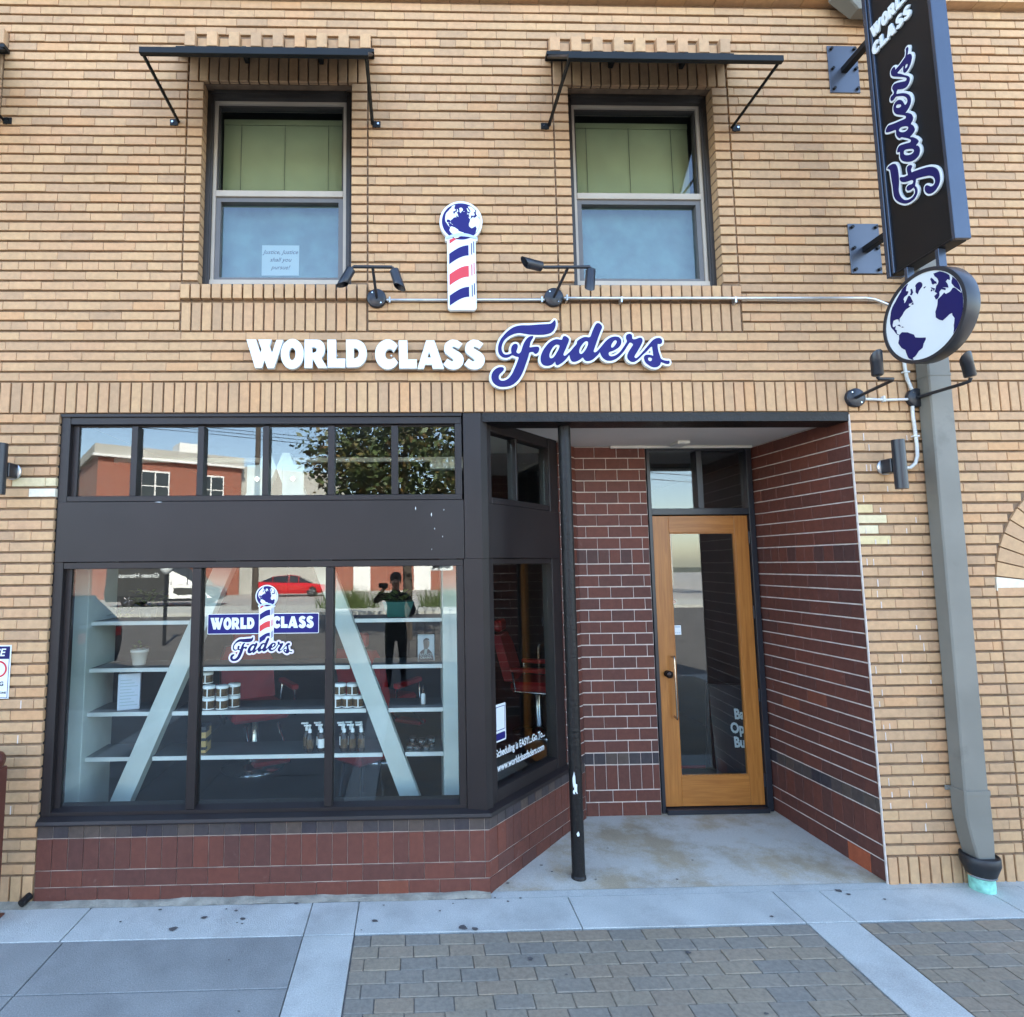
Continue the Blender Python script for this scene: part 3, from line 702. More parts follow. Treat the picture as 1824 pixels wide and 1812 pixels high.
# ---------------------------------------------------------------- red brickwork: base below the shopfront, splay, pier and side wall of the entry
RP = 0.0915
def red_face(name, org, ux, uy, L, rows, back='mortar_mid', inv=False):
    """rows: (z0, z1, kind, phase); org/ux/uy: left foot, direction along, direction into the wall"""
    rz = math.atan2(ux[1], ux[0])
    m = MB(); m.xf = lambda u, w, z: (org[0] + ux[0] * u + uy[0] * w, org[1] + ux[1] * u + uy[1] * w, z)
    zb, zt = rows[0][0] - .004, rows[-1][1] + .004
    m.add([(0, .006, zb), (L, .006, zb), (L, .006, zt), (0, .006, zt)], [(0, 1, 2, 3)])
    root = part(name, m, back, bld)
    for z0, z1, kind, ph in rows:
        step = {'s': 2 * RP, 'h': RP, 'v': RP, 'd': RP}[kind]
        x = 0.0; i = 0
        edges = [0.0]; e = ph
        while e < L - 0.012:
            if e > 0.012: edges.append(e)
            e += step
        edges.append(L)
        for a, b in zip(edges, edges[1:]):
            g = .0055 if name == 'entry_pier' else .0034
            t = random.choice([.30, .38, .44, .50, .56]) + random.uniform(-.06, .06)
            if back == 'mortar_light': t += .14 if z0 > 1.95 else -.06
            elif random.random() < .2: t += random.uniform(-.3, .22)
            if kind == 'd': mt, t, nm = DARKB, random.random(), 'cap_brick'
            else: mt, nm = REDB, {'s': 'red_brick', 'h': 'red_header', 'v': 'red_soldier'}[kind]
            if kind == 'h': t = random.choice([.05, .15, .25, .5, .62])
            if random.random() < .008 and kind == 's': t = 0.85
            gz = .0044 if back == 'mortar_light' else .003
            o = brick_obj(nm, root, m.xf(a + g / 2, random.uniform(-.0012, .0012), z0 + gz), round(b - a - g, 3), round(z1 - z0 - 2 * gz, 3), .02, mt, t, rz)
    return root
base_rows = [(-0.012, 0.087, 's', 2 * RP), (0.087, 0.181, 's', RP), (0.181, 0.360, 'v', RP), (0.360, 0.4345, 'd', RP)]
red_face('shopfront_base', (X_IN + .004, 0.0), (1, 0), (0, 1), 1.93 - X_IN - .004, base_rows)
red_face('splayed_base', (C0.x, C0.y), (U.x, U.y), (-N.x, -N.y), 1.30, base_rows)
tall = []
z = 0.03
tall += [(z, 0.123, 's', 0.10), (0.123, 0.212, 's', 0.03), (0.212, 0.399, 'v', 0.075), (0.399, 0.489, 'd', 0.075)]
z = 0.489; i = 0
while z < 1.94: tall.append((z, z + 0.0912, 's', (0.075 if i % 2 else 0.165))); z += 0.0912; i += 1
tall.append((z, z + 0.116, 'h', 0.075)); z += 0.116
while z < 2.88: tall.append((z, z + 0.0925, 's', (0.075 if i % 2 else 0.165))); z += 0.0925; i += 1
ENTRY_TOP = z
tall[0] = (0.0, 0.123, 's', 0.10)
red_face('entry_pier', (2.80, 1.0), (1, 0), (0, 1), 0.585, tall, 'mortar_light')
Ls = 0.275
e0 = C0 + U * 1.035
red_face('entry_return', (e0.x, e0.y), (U.x, U.y), (-N.x, -N.y), 1.31 - 1.035, [(max(r[0], .418), r[1], r[2], r[3]) for r in tall if r[1] > .43], 'mortar_light')
WB = (4.285, 1.06); WF = (X_OUT, 0.012)
ux = Vector((WF[0] - WB[0], WF[1] - WB[1])); LW = ux.length; ux.normalize()
tw = [(a, b, k, (ph + 0.02) if k != 's' else (0.02 + (RP if (j % 2) else 2 * RP))) for j, (a, b, k, ph) in enumerate(tall)]
sw = red_face('entry_side_wall', WB, (ux.x, ux.y), (-ux.y, ux.x), LW, tw, 'mortar_light')
hot = [o for o in sw.children if o.name.startswith('red_brick') and o.location.z + wloc(sw).z < 0.02]
hot.sort(key=lambda o: o.location.y)
if len(hot) > 1: hot[1]['tint'] = 1.0
# white bead of mortar where the side wall meets the front
m = MB(); m.box(X_OUT - .0045, X_OUT + .003, 0.002, 0.013, 0, HEAD - .02); part('corner_mortar', m, 'mortar_light', bld)
# dark beam over the entry, soffit, its trims
part('entry_beam', MB().box(1.935, X_OUT - .001, 0.008, 0.20, HEAD - .062, HEAD - .003), 'black_iron', bld)
so_ = part('soffit', MB().box(1.94, 4.40, 0.201, 1.30, 2.905, 2.93), 'soffit_paint', bld)
part('soffit_trim', MB().rbox(1.97, 4.28, 0.215, 0.24, 2.882, 2.9045, .003), 'soffit_trim', so_)
part('soffit_trim', MB().rbox(3.10, 4.27, 0.985, 1.01, 2.885, 2.9045, .003), 'soffit_trim', so_)
part('conduit_box', MB().rbox(3.56, 3.66, 0.78, 0.93, 2.880, 2.9045, .004), 'soffit_trim', so_)
# iron post at the shopfront corner
cpo = part('iron_post', MB().tube([(2.502, 0.15, 0.0), (2.502, 0.15, HEAD - .064)], 0.041, 20), 'black_iron', bld)
part('post_foot', MB().lathe([(0.047, 0), (0.045, 0.02), (0.041, 0.024)], (2.502, 0.15, 0.0), 20), 'black_iron', cpo)
m = MB()
for a, z, h, w in ((-2.05, .60, .05, .012), (-1.85, .555, .035, .014), (-1.95, .53, .02, .02), (-1.7, .28, .015, .01)):
    vs = []
    for j in range(9):
        t = 2 * math.pi * j / 9; r = 0.0418; aa = a + math.cos(t) * w / r * random.uniform(.6, 1.1)
        vs.append((2.502 + r * math.cos(aa), 0.15 + r * math.sin(aa), z + math.sin(t) * h * random.uniform(.6, 1.1)))
    m.add(vs, [tuple(range(9))])
part('paint_chips', m, 'white_face', cpo, kind='stuff')
# door, frame and transom
DX0, DX1, DY = 3.40, 4.275, 1.02
df = part('door_frame', MB().rbox(DX0, DX0 + .028, DY, DY + .11, 0.02, 2.90, .002).rbox(DX1 - .045, DX1, DY, DY + .11, 0.02, 2.90, .002).rbox(DX0 + .0285, DX1 - .0455, DY + .002, DY + .11, 2.340, 2.392, .002)
          .rbox(DX0 + .0285, DX1 - .0455, DY + .002, DY + .11, 2.868, 2.904, .002).rbox(3.815, 3.862, DY + .003, DY + .10, 2.3925, 2.8675, .002).box(DX0 + .0285, DX1 - .0455, DY + .03, DY + .11, 0.02, 0.045), 'black_paint', bld)
part('transom_pane', MB().box(DX0 + .03, 3.814, DY + .05, DY + .054, 2.393, 2.867), 'glass_door', df)
part('transom_pane', MB().box(3.863, DX1 - .047, DY + .05, DY + .054, 2.393, 2.867), 'glass_door', df)
d0, d1, dy = DX0 + .032, DX1 - .050, DY + .028
door = part('door', MB().rbox(d0, d0 + .138, dy, dy + .045, 0.062, 2.333, .003), 'door_wood', bld)
part('door_stile', MB().rbox(d1 - .112, d1, dy, dy + .045, 0.062, 2.333, .003), 'door_wood', door)
dw = bpy.data.materials['door_wood'].copy(); MATS['door_wood_rail'] = dw
dw.node_tree.nodes['Mapping'].inputs['Scale'].default_value = (2.2, 38, 38)
part('door_rail', MB().rbox(d0 + .1385, d1 - .1125, dy + .0015, dy + .045, 2.195, 2.333, .003), 'door_wood_rail', door)
part('door_rail', MB().rbox(d0 + .1385, d1 - .1125, dy + .0015, dy + .045, 0.062, 0.285, .003), 'door_wood_rail', door)
part('glazing_bead', MB().box(d0 + .1385, d0 + .147, dy + .006, dy + .03, .2855, 2.1945).box(d1 - .121, d1 - .1125, dy + .006, dy + .03, .2855, 2.1945).box(d0 + .147, d1 - .121, dy + .006, dy + .03, .2855, .294).box(d0 + .147, d1 - .121, dy + .006, dy + .03, 2.186, 2.1945), 'door_wood', door)
part('pane', MB().box(d0 + .145, d1 - .119, dy + .02, dy + .025, .29, 2.19), 'glass_door', door)
part('threshold', MB().rbox(DX0 + .029, DX1 - .046, DY - .03, DY + .08, .010, .055, .004), 'black_paint', df)
part('knob', MB().lathe([(0.026, 0), (0.026, .006), (.011, .01), (.011, .03), (.027, .036), (.030, .05), (.022, .062), (0, .064)], (0, 0, 0), 16), 'brass_dark', door, local=True)
kn = bpy.data.objects['knob']; kn.rotation_euler = (R_(90), 0, 0); kn.location = Vector((d0 + .066, dy, 1.075)) - wloc(door)
part('pull_handle', MB().tube([(d0 + .108, dy, 1.205), (d0 + .108, dy - .05, 1.215), (d0 + .108, dy - .055, 1.19), (d0 + .108, dy - .055, .76), (d0 + .108, dy - .05, .735), (d0 + .108, dy, .745)], 0.008, 10), 'bright_pull', door)
for hz in (0.25, 0.9, 1.55, 2.15): part('hinge', MB().tube([(d1 + .002, dy - .006, hz - .05), (d1 + .002, dy - .006, hz + .05)], .007, 8), 'black_paint', door)
# the shop's room
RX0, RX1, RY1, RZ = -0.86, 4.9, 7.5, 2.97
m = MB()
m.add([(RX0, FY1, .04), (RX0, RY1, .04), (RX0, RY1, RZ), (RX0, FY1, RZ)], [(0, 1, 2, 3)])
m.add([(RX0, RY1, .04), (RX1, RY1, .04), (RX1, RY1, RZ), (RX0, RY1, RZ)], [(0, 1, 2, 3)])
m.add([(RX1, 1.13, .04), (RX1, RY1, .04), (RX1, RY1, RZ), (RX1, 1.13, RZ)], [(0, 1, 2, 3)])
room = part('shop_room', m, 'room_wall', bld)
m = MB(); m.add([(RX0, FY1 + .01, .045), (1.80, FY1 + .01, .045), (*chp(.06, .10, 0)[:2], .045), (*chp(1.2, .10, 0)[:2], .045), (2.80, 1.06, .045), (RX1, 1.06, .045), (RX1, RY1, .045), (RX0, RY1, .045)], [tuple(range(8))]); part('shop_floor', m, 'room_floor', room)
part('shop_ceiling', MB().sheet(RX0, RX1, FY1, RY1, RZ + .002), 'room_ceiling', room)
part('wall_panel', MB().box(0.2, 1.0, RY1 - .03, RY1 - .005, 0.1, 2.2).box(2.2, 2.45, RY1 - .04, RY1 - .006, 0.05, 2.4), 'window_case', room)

# ================================================================== GROUND
def slab(name, x0, x1, y0, y1, z, mt, parent):
    return part(name, MB().rbox(x0 + .0025, x1 - .0025, y0 + .0025, y1 - .0025, z - .06, z, .003), mt, parent)
sub = bpy.data.objects.new('sidewalk', MB().sheet(-9.0, 16.0, -4.6, 0.0, -0.022).mesh('sidewalk', ml('concrete_joint'))); COL.objects.link(sub); sub['kind'] = 'structure'
STR = [-4.55, -4.285, -1.835, -1.57, 0.885, 1.155, 3.607, 3.885, 6.33, 6.60]
JX = sorted([-9.0, -7.0, -5.8] + STR + [-3.1, -0.39, 2.381, 4.868, 5.10, 7.8, 9.2, 11.0, 13.0, 16.0])
for a, b in zip(JX, JX[1:]):
    mt = 'concrete_pale'
    slab('slab', a, b, -0.362, -0.048, random.uniform(-.001, .001), mt, sub)
slabf = MB()                                      # rough mortar fillet along the foot of the wall
xs = np.linspace(-3.4, 1.93, 60)
top = [(x, 0.004, 0.016 + random.uniform(-.006, .006)) for x in xs]; mid = [(x, -0.024 + random.uniform(-.006, .006), 0.010) for x in xs]; bot = [(x, -0.052 + random.uniform(-.008, .004), 0.0005) for x in xs]
for A, B in ((bot, mid), (mid, top)):
    for i in range(len(xs) - 1): slabf.add([A[i], A[i + 1], B[i + 1], B[i]], [(0, 1, 2, 3)])
part('mortar_fillet', slabf, 'fillet', sub)
part('wall_strip', MB().box(1.90, 16.0, -0.048, 0.03, -0.06, -0.0015), 'concrete_pale', sub)
for a, b in ((0.885, 1.155), (3.607, 3.885), (-1.835, -1.57), (6.33, 6.60)):
    slab('band_slab', a, b, -1.10, -0.364, .0005, 'concrete_pale', sub); slab('band_slab', a, b, -2.6, -1.102, .0, 'concrete_pale', sub); slab('band_slab', a, b, -4.55, -2.602, .0, 'concrete_pale', sub)
for a, b in ((-1.57, -0.368), (-0.368, 0.885)):
    for c, d in ((-0.757, -0.364), (-1.95, -0.759), (-3.2, -1.952), (-4.55, -3.202)):
        slab('dark_slab', a, b, c, d, random.uniform(-.001, .001), 'concrete_grey', sub)
for a, b in ((-9.0, -4.55), (-4.285, -1.835)): slab('dark_slab', a, b, -4.55, -0.364, 0, 'concrete_grey', sub)
pave = []
for a, b in ((1.155, 3.607), (3.885, 6.33), (6.60, 9.05)):
    r = 0; y = -0.374
    while y > -4.5:
        x = a + 0.004; first = (0.178 if r % 2 else 0.089) * (0.75 if r % 3 else 1)
        nx = x + first
        while x < b - .012:
            nx = min(nx, b - .004)
            if b - .004 - nx < .03: nx = b - .004
            pave.append((x, nx, y - 0.0925, y)); x = nx; nx = x + 0.180
        y -= 0.0925; r += 1
def parea(q):
    a = px(((q[0] + q[1]) / 2, (q[2] + q[3]) / 2, 0))
    if not a or not (0 < a[0] < 1824 and a[1] < 1850): return 99
    return -q[2] if a[1] < 1850 else 99
pave.sort(key=parea)
PM = {}
def pav_mesh(l, w):
    k = (round(l, 3), round(w, 3))
    if k not in PM:
        PM[k] = MB().rbox(0, k[0], 0, k[1], -.03, 0, .0035).mesh('paver', [PAVER])
    return PM[k]
def ptint(): return random.choice([.05, .2, .3, .4, .5, .6, .62, .75, .8]) + random.uniform(-.05, .05)
np_ = 0; rest = MB()
for q in pave:
    l, w = q[1] - q[0] - .003, .0925 - .003
    if np_ < 290 and parea(q) < 90:
        o = bpy.data.objects.new('paver', pav_mesh(l, w)); COL.objects.link(o); o.parent = sub
        o.location = (q[0] + .0015, q[2] + .0015, random.uniform(-.002, .0015)); o.rotation_euler = (random.gauss(0, .004), random.gauss(0, .003), random.gauss(0, .004)); o['tint'] = ptint(); np_ += 1
    else:
        rest.ti = ptint(); rest.box(q[0] + .0015, q[1] - .0015, q[2] + .0015, q[3] - .0015, -.03, random.uniform(-.002, .001))
part('paver_field', rest, PAVER, sub, tint=True, kind='stuff')
part('paver_bed', MB().sheet(1.155, 3.607, -4.5, -.364, -.009).sheet(3.885, 6.33, -4.5, -.364, -.009).sheet(6.6, 9.05, -4.5, -.364, -.009), 'sand_joint', sub)
# spots of old gum and dirt
g = MB()
for x, y, r in ((0.30, -.18, .016), (0.52, -.20, .014), (0.53, -.245, .006), (0.50, -.235, .005), (0.79, -.06, .012), (0.40, -.10, .006), (0.17, -.28, .02), (0.46, -.12, .008), (1.30, -.10, .006), (1.62, -.17, .006), (1.70, -.10, .005),
                (1.78, -.05, .006), (2.02, -.09, .008), (1.95, -.05, .006), (2.1, -.06, .007), (1.74, -.33, .022), (1.80, -.345, .016), (1.26, -.25, .014), (1.19, -.33, .004), (2.05, -.60, .016), (2.85, -.585, .013), (3.0, -1.0, .009), (4.0, -.06, .018), (4.03, -.10, .012), (4.2, -.16, .008), (3.45, -.3, .010), (-.15, -.2, .006), (.7, -.9, .005), (.55, -.55, .005), (2.2, -.72, .006), (.02, -.09, .008)):
    vs = []
    for j in range(9): t = 2 * math.pi * j / 9; rr = r * random.uniform(.6, 1.15); vs.append((x + rr * math.cos(t) * 1.3, y + rr * math.sin(t), .0032))
    g.add(vs, [tuple(range(9))])
part('gum_spots', g, 'gum', sub, kind='stuff')
# floor of the recessed entry, rising to the door
fl = MB()
fx = [(1.90, 0.02), (X_OUT + .02, 0.02), (4.30, 1.15), (2.76, 1.15)]
fl.add([(*fx[0], .001), (*fx[1], .001), (*fx[2], .026), (*fx[3], .026)], [(0, 1, 2, 3)])
ef = bpy.data.objects.new('entry_floor', fl.mesh('entry_floor', ml('entry_concrete'))); COL.objects.link(ef); ef['kind'] = 'structure'
def blob(x, y, rx, ry, z, n=22, j=.3):
    return [(x + rx * math.cos(2 * math.pi * i / n) * random.uniform(1 - j, 1 + j * .3), y + ry * math.sin(2 * math.pi * i / n) * random.uniform(1 - j, 1 + j * .3), z) for i in range(n)]
m = MB()
for x, y, r in ((2.3, .3, .008), (2.35, .22, .006), (2.6, .12, .006), (3.3, .32, .006), (3.1, .1, .007), (2.8, .5, .006), (2.05, .10, .008)): m.add(blob(x, y, r * 1.4, r, .001 + .0226 * y + .004, 9), [tuple(range(9))])
part('dirt_spots', m, 'gum', ef, kind='stuff')
# the street in front (seen in the glass) and the ground beyond
def struct(name, mb, mt):
    o = bpy.data.objects.new(name, mb.mesh(name, ml(mt))); COL.objects.link(o); o['kind'] = 'structure'; return o
struct('ground', MB().sheet(-220, 220, -260, 200, -0.19), 'far_ground')
struct('kerb', MB().rbox(-60, 60, -4.72, -4.57, -0.20, 0.0, .02), 'kerb')
struct('street', MB().sheet(-120, 120, -22.0, -4.70, -0.135), 'asphalt')
struct('far_pavement', MB().box(-120, 120, -26.5, -22.0, -0.2, 0.0), 'concrete_pale')
struct('car_park', MB().sheet(-120, 120, -120, -26.4, -0.125), 'kerb')

# ================================================================== THINGS ON THE FRONT
# awnings
AX = [(-0.085, 1.238), (2.415, 3.705), (-2.54, -1.215)]
lab = ['black metal window awning above the left upstairs window', 'black metal window awning above the right upstairs window, nearest the blade sign', 'end of a black metal window awning cut off at the left edge']
for (a, b), l in zip(AX, lab):
    aw = thing('window_awning', l, 'awning', ((a + b) / 2, 0, 4.95), group='awnings over the upstairs windows')
    y1, z1, zt = -0.545, 4.925, 5.412
    dv = Vector((0, y1 + .012, z1 - zt)).normalized()
    m = MB(); m.add([(a + .01, -.012, zt), (b - .01, -.012, zt), (b - .01, y1, z1 + .02), (a + .01, y1, z1 + .02), (a + .01, -.012, zt + .006), (b - .01, -.012, zt + .006), (b - .01, y1, z1 + .026), (a + .01, y1, z1 + .026)],
        [(0, 1, 2, 3), (4, 7, 6, 5), (0, 4, 5, 1), (1, 5, 6, 2), (2, 6, 7, 3), (3, 7, 4, 0)])
    part('canopy_sheet', m, 'awning_metal', aw)
    part('front_bar', MB().rbox(a, b, y1 - .018, y1 + .012, z1 - .012, z1 + .026, .002), 'awning_metal', aw)
    part('wall_bar', MB().rbox(a - .002, b + .002, -.062, -.004, zt - .012, zt + .016, .002), 'awning_metal', aw)
    for x, s in ((a + .012, 1), (b - .012, -1)):
        part('side_bar', MB().tube([(x, -.03, zt), (x, y1, z1 + .012)], .011, 4, smooth=False), 'awning_metal', aw)
        st = part('strut', MB().tube([(x, -.002, 4.925), (x, y1 + .012, z1 + .004)], .0115, 4, smooth=False), 'awning_metal', aw)
        br = part('wall_bracket', MB().rbox(x - .005 - s * .02, x + .005 + s * -.02 + .0, -.006, -.001, 4.895, 4.945, .001).rbox(min(x, x - s * .055), max(x, x - s * .055), -.008, -.001, 4.898, 4.942, .0015), 'awning_metal', aw)
        part('bolt', MB().tube([(x - s * .038, -.008, 4.92), (x - s * .038, -.015, 4.92)], .008, 8), 'chrome', br)
    for fx in (.35, .73): part('clamp', MB().rbox(a + (b - a) * fx - .015, a + (b - a) * fx + .015, -.10, -.004, zt - .06, zt - .014, .003), 'awning_metal', aw)
# ---- lettering on the wall
def near(x, z, d):
    k = 1 - d / 3.768; return 1.477 + (x - 1.477) * k, 1.953 + (z - 1.953) * k
def ellipse(cx, cy, rx, ry, n=40): return [(cx + rx * math.cos(2 * math.pi * i / n), cy + ry * math.sin(2 * math.pi * i / n)) for i in range(n)]
def mixed(pts, sub=6):
    """outline with sharp corners; runs marked 'c' are curved"""
    out = []; n = len(pts)
    for i in range(n):
        p1 = pts[i]; p2 = pts[(i + 1) % n]
        out.append((p1[0], p1[1]))
        if len(p1) > 2:
            p0 = pts[i - 1] if len(pts[i - 1]) > 2 else p1
            p3 = pts[(i + 2) % n] if len(p2) > 2 else p2
            a, b, c, d = [np.array(q[:2], float) for q in (p0, p1, p2, p3)]
            for k in range(1, sub):
                t = k / sub; out.append(tuple(0.5 * ((2 * b) + (-a + c) * t + (2 * a - 5 * b + 4 * c - d) * t * t + (-a + 3 * b - 3 * c + d) * t ** 3)))
    return out
_ = 1
LET = {   # outlines in a 0..400-high box, y down
 'W': ([(0, 0), (135, 0), (198, 185), (215, 140), (165, 0), (350, 0), (325, 90), (362, 190), (420, 5), (517, 5), (395, 405), (302, 405), (258, 295), (227, 400), (130, 400)], []),
 'O': (ellipse(162, 203, 162, 213), [ellipse(162, 203, 46, 88)]),
 'R': ([(0, 0), (172, 0, _), (232, 15, _), (277, 70, _), (287, 140, _), (277, 200, _), (242, 265), (327, 400), (192, 400), (117, 275), (115, 400), (0, 400)], [mixed([(107, 108), (140, 108, _), (168, 128, _), (172, 146, _), (160, 170, _), (132, 185, _), (110, 185)])]),
 'L': ([(0, 0), (124, 0), (130, 268), (257, 268), (257, 395), (7, 395)], []),
 'D': ([(0, 0), (148, 0, _), (218, 25, _), (273, 90, _), (298, 185, _), (283, 275, _), (238, 345, _), (178, 385, _), (118, 392), (8, 392)], [mixed([(113, 120), (140, 124, _), (168, 142, _), (183, 185, _), (173, 235, _), (138, 262, _), (113, 265)])]),
 'C': ([(315, 75), (275, 25, _), (215, -8, _), (140, -8, _), (65, 35, _), (15, 110, _), (0, 200, _), (20, 290, _), (75, 365, _), (150, 405, _), (225, 400, _), (285, 360, _), (320, 310), (265, 240), (235, 262, _), (200, 270, _), (160, 250, _), (140, 200, _), (155, 150, _), (195, 125, _), (235, 135, _), (258, 170)], []),
 'A': ([(128, 0), (245, 0), (380, 400), (218, 400), (203, 343), (112, 343), (92, 400), (0, 400)], [[(168, 165), (146, 240), (194, 240)]]),
 'S': ([(268, 45), (200, 0, _), (120, -8, _), (45, 35, _), (18, 105, _), (30, 175, _), (85, 225, _), (135, 265, _), (143, 285, _), (115, 290, _), (60, 258), (0, 340), (60, 392, _), (140, 412, _), (225, 385, _), (275, 320, _), (278, 240, _), (235, 175, _), (180, 140, _), (135, 110, _), (135, 95, _), (160, 92, _), (215, 120)], []),
}
def letter_loops(ch, sx, sz):
    o, holes = LET[ch]; o = mixed(o) if any(len(p) > 2 for p in o) else o
    return [[(x * sx, -y * sz) for x, y in lp] for lp in [o] + holes]
WORD_X = {'WORLD': [('W', 70), ('O', 555), ('R', 888), ('L', 1208), ('D', 1472)]}
CLASS_X = [('C', 85), ('L', 285), ('A', 443), ('S', 662), ('S', 842)]
ws = thing('letter_sign', 'white raised capitals reading WORLD CLASS on the brick band above the shopfront', 'sign', (1.19, 0, 3.22))
D = 0.052
for ch, zx in WORD_X['WORLD']:
    X = 0.379 + zx / (7.93 * 275); Z = 3.472 - 118 / (7.93 * 266); X, Z = near(X, Z, D); k = 1 - D / 3.768
    me = plate(letter_loops(ch, k / (7.93 * 275), k / (7.93 * 266)), 0.03, 0.0015)
    meshpart('letter', me, 'white_face', ws, on_wall(X, -0.036, Z))
cs = 1.66   # the second word was measured at a smaller scale
for ch, zx in CLASS_X:
    X = 1.244 + (650 + zx / 4.768 - 668) / 274; X, Z = near(X, 3.412, D); k = 1 - D / 3.768
    f = 1.66 * k
    lw = {'C': 195 / 320, 'L': 155 / 257, 'A': 229 / 380, 'S': 174 / 278}[ch] / 4.768 / 274
    me = plate(letter_loops(ch, lw * k, 0.192 / 400 * k), 0.03, 0.0015)
    meshpart('letter', me, 'white_face', ws, on_wall(X, -0.036, Z))
for x in (0.55, 1.0, 1.35, 1.8): part('stud', MB().tube([(x, -.022, 3.30), (x, .004, 3.30)], .006, 6), 'conduit_metal', ws)
# ---- the script word
F_OUT = [(1300, 108), (1250, 160), (1190, 180), (1000, 190), (860, 203), (720, 205), (620, 220), (540, 255), (460, 315), (390, 390), (330, 470), (295, 560), (285, 650), (300, 720), (340, 770), (400, 795), (460, 787), (505, 765), (530, 748),
  (560, 757), (600, 775), (645, 785), (632, 840), (600, 920), (560, 1010), (520, 1090), (460, 1165), (400, 1200), (340, 1210), (300, 1190), (285, 1150), (300, 1100), (340, 1060), (375, 1020), (380, 985), (350, 965), (290, 968), (230, 1000), (185, 1050), (160, 1120), (165, 1190), (200, 1255), (270, 1305), (360, 1320), (470, 1305), (560, 1260), (640, 1180), (700, 1080), (750, 960), (790, 850), (820, 760), (835, 705), (870, 690), (905, 690), (925, 712), (950, 725), (990, 700), (1010, 660), (1015, 625), (1000, 600), (960, 593), (900, 600), (846, 606), (850, 570), (860, 520), (880, 480), (905, 440), (912, 405), (880, 400), (830, 420), (780, 470), (740, 540), (710, 620), (690, 680), (660, 715), (630, 715), (608, 690), (620, 650), (635, 600), (630, 560), (600, 540), (555, 555), (525, 600), (515, 660), (520, 712), (490, 725), (460, 735), (400, 735), (365, 700), (348, 640), (360, 560), (400, 480), (450, 430), (520, 385), (600, 355), (690, 345), (800, 365), (900, 377), (1050, 378), (1160, 365), (1240, 335), (1290, 280), (1315, 210), (1318, 140)]
T2 = 1621
A_OUT = [(1422, 462), (1400, 468), (1330, 458), (1260, 475), (1190, 520), (1120, 600), (1065, 690), (1035, 780), (1035, 860), (1065, 915), (1120, 940), (1190, 935), (1250, 905), (1285, 865), (1297, 905), (1322, 932), (1380, 905), (1440, 860), (1500, 800), (1540, 745), (1555, 800), (1580, 855), (1621, 870)]
A_OUT += [(x + T2, y) for x, y in [(60, 855), (120, 820), (158, 790), (180, 822), (212, 850), (260, 855), (330, 830), (390, 780), (440, 730), (465, 692), (480, 735), (510, 790), (570, 840), (650, 850), (740, 820), (830, 750), (900, 670), (960, 580), (1008, 515), (1062, 550), (1040, 590), (1000, 650), (965, 710), (950, 770), (965, 825), (1010, 865), (1060, 872), (1110, 850), (1160, 810), (1220, 750), (1300, 680), (1392, 588), (1405, 640), (1410, 700), (1412, 758), (1370, 744), (1310, 738), (1262, 755), (1245, 800), (1260, 860), (1300, 910), (1370, 955), (1430, 970), (1490, 955), (1530, 918), (1545, 878), (1580, 885), (1640, 906), (1685, 905), (1700, 875), (1690, 848), (1660, 850), (1600, 840), (1552, 815), (1535, 770), (1510, 680), (1500, 600), (1502, 545), (1535, 546), (1570, 535), (1585, 500), (1575, 455), (1530, 432), (1460, 445), (1400, 490), (1340, 560), (1270, 640), (1200, 720), (1140, 780), (1100, 802), (1078, 785), (1085, 755), (1120, 700), (1170, 620), (1210, 550), (1235, 490), (1230, 450), (1200, 428), (1160, 435), (1110, 455), (1056, 450), (1050, 385), (1025, 360), (985, 360), (950, 385), (940, 435), (956, 492), (930, 540), (890, 600), (820, 690), (740, 750), (670, 770), (630, 755), (618, 720), (640, 690), (720, 660), (800, 610), (845, 550), (855, 490), (840, 445), (800, 415), (730, 408), (660, 430), (590, 480), (520, 560), (460, 630), (410, 680), (375, 697), (355, 680), (365, 640), (400, 550), (440, 440), (480, 340), (515, 260), (520, 220), (490, 175), (445, 160), (415, 180), (380, 240), (340, 330), (298, 418), (220, 415), (150, 435), (70, 490)]]
A_OUT += [(1680, 540), (1620, 610), (1560, 680), (1500, 735), (1460, 760), (1438, 745), (1445, 710), (1475, 650), (1505, 580), (1535, 510), (1545, 455), (1510, 415), (1460, 398), (1438, 425)]
HOLES = [[(1340, 555), (1372, 570), (1368, 610), (1340, 670), (1290, 750), (1250, 795), (1210, 805), (1190, 780), (1192, 730), (1215, 670), (1260, 600), (1305, 562)]]
HOLES += [[(x + T2, y) for x, y in h] for h in ([(240, 492), (262, 510), (258, 560), (230, 620), (190, 680), (150, 720), (120, 725), (100, 700), (102, 650), (130, 590), (175, 530), (215, 498)], [(755, 475), (775, 490), (770, 520), (745, 560), (710, 600), (680, 610), (668, 595), (675, 560), (705, 510), (735, 480)], [(1340, 788), (1375, 795), (1390, 815), (1375, 850), (1345, 858), (1320, 835), (1318, 805)])]
SCRIPT = [spline(F_OUT, 3), spline(A_OUT, 3)] + [spline(h, 3) for h in HOLES]
_xs = np.arange(60, 3420, 8.0); _ys = np.arange(20, 1420, 8.0); _X, _Y = np.meshgrid(_xs, _ys)
_raw = [F_OUT, A_OUT] + HOLES
_F = sdf([spline(q, 2) for q in _raw[:2]] + [spline(q, 2) for q in HOLES], _X, _Y)
SCR_OUT = [thin(l) for l in contour(_F, _xs, _ys, 36.0)]
SCR_MID = [thin(l) for l in contour(_F, _xs, _ys, 46.0)]
SCR_FAT = [thin(l) for l in contour(_F, _xs, _ys, 62.0)]
SCR_FAT2 = [thin(l) for l in contour(_F, _xs, _ys, 84.0)]
def sc(loops, s): return [[(x * s, -y * s) for x, y in lp] for lp in loops]
SS = 0.0003724; D = 0.052; kk = 1 - D / 3.768
X, Z = near(1.940, 3.590, D)
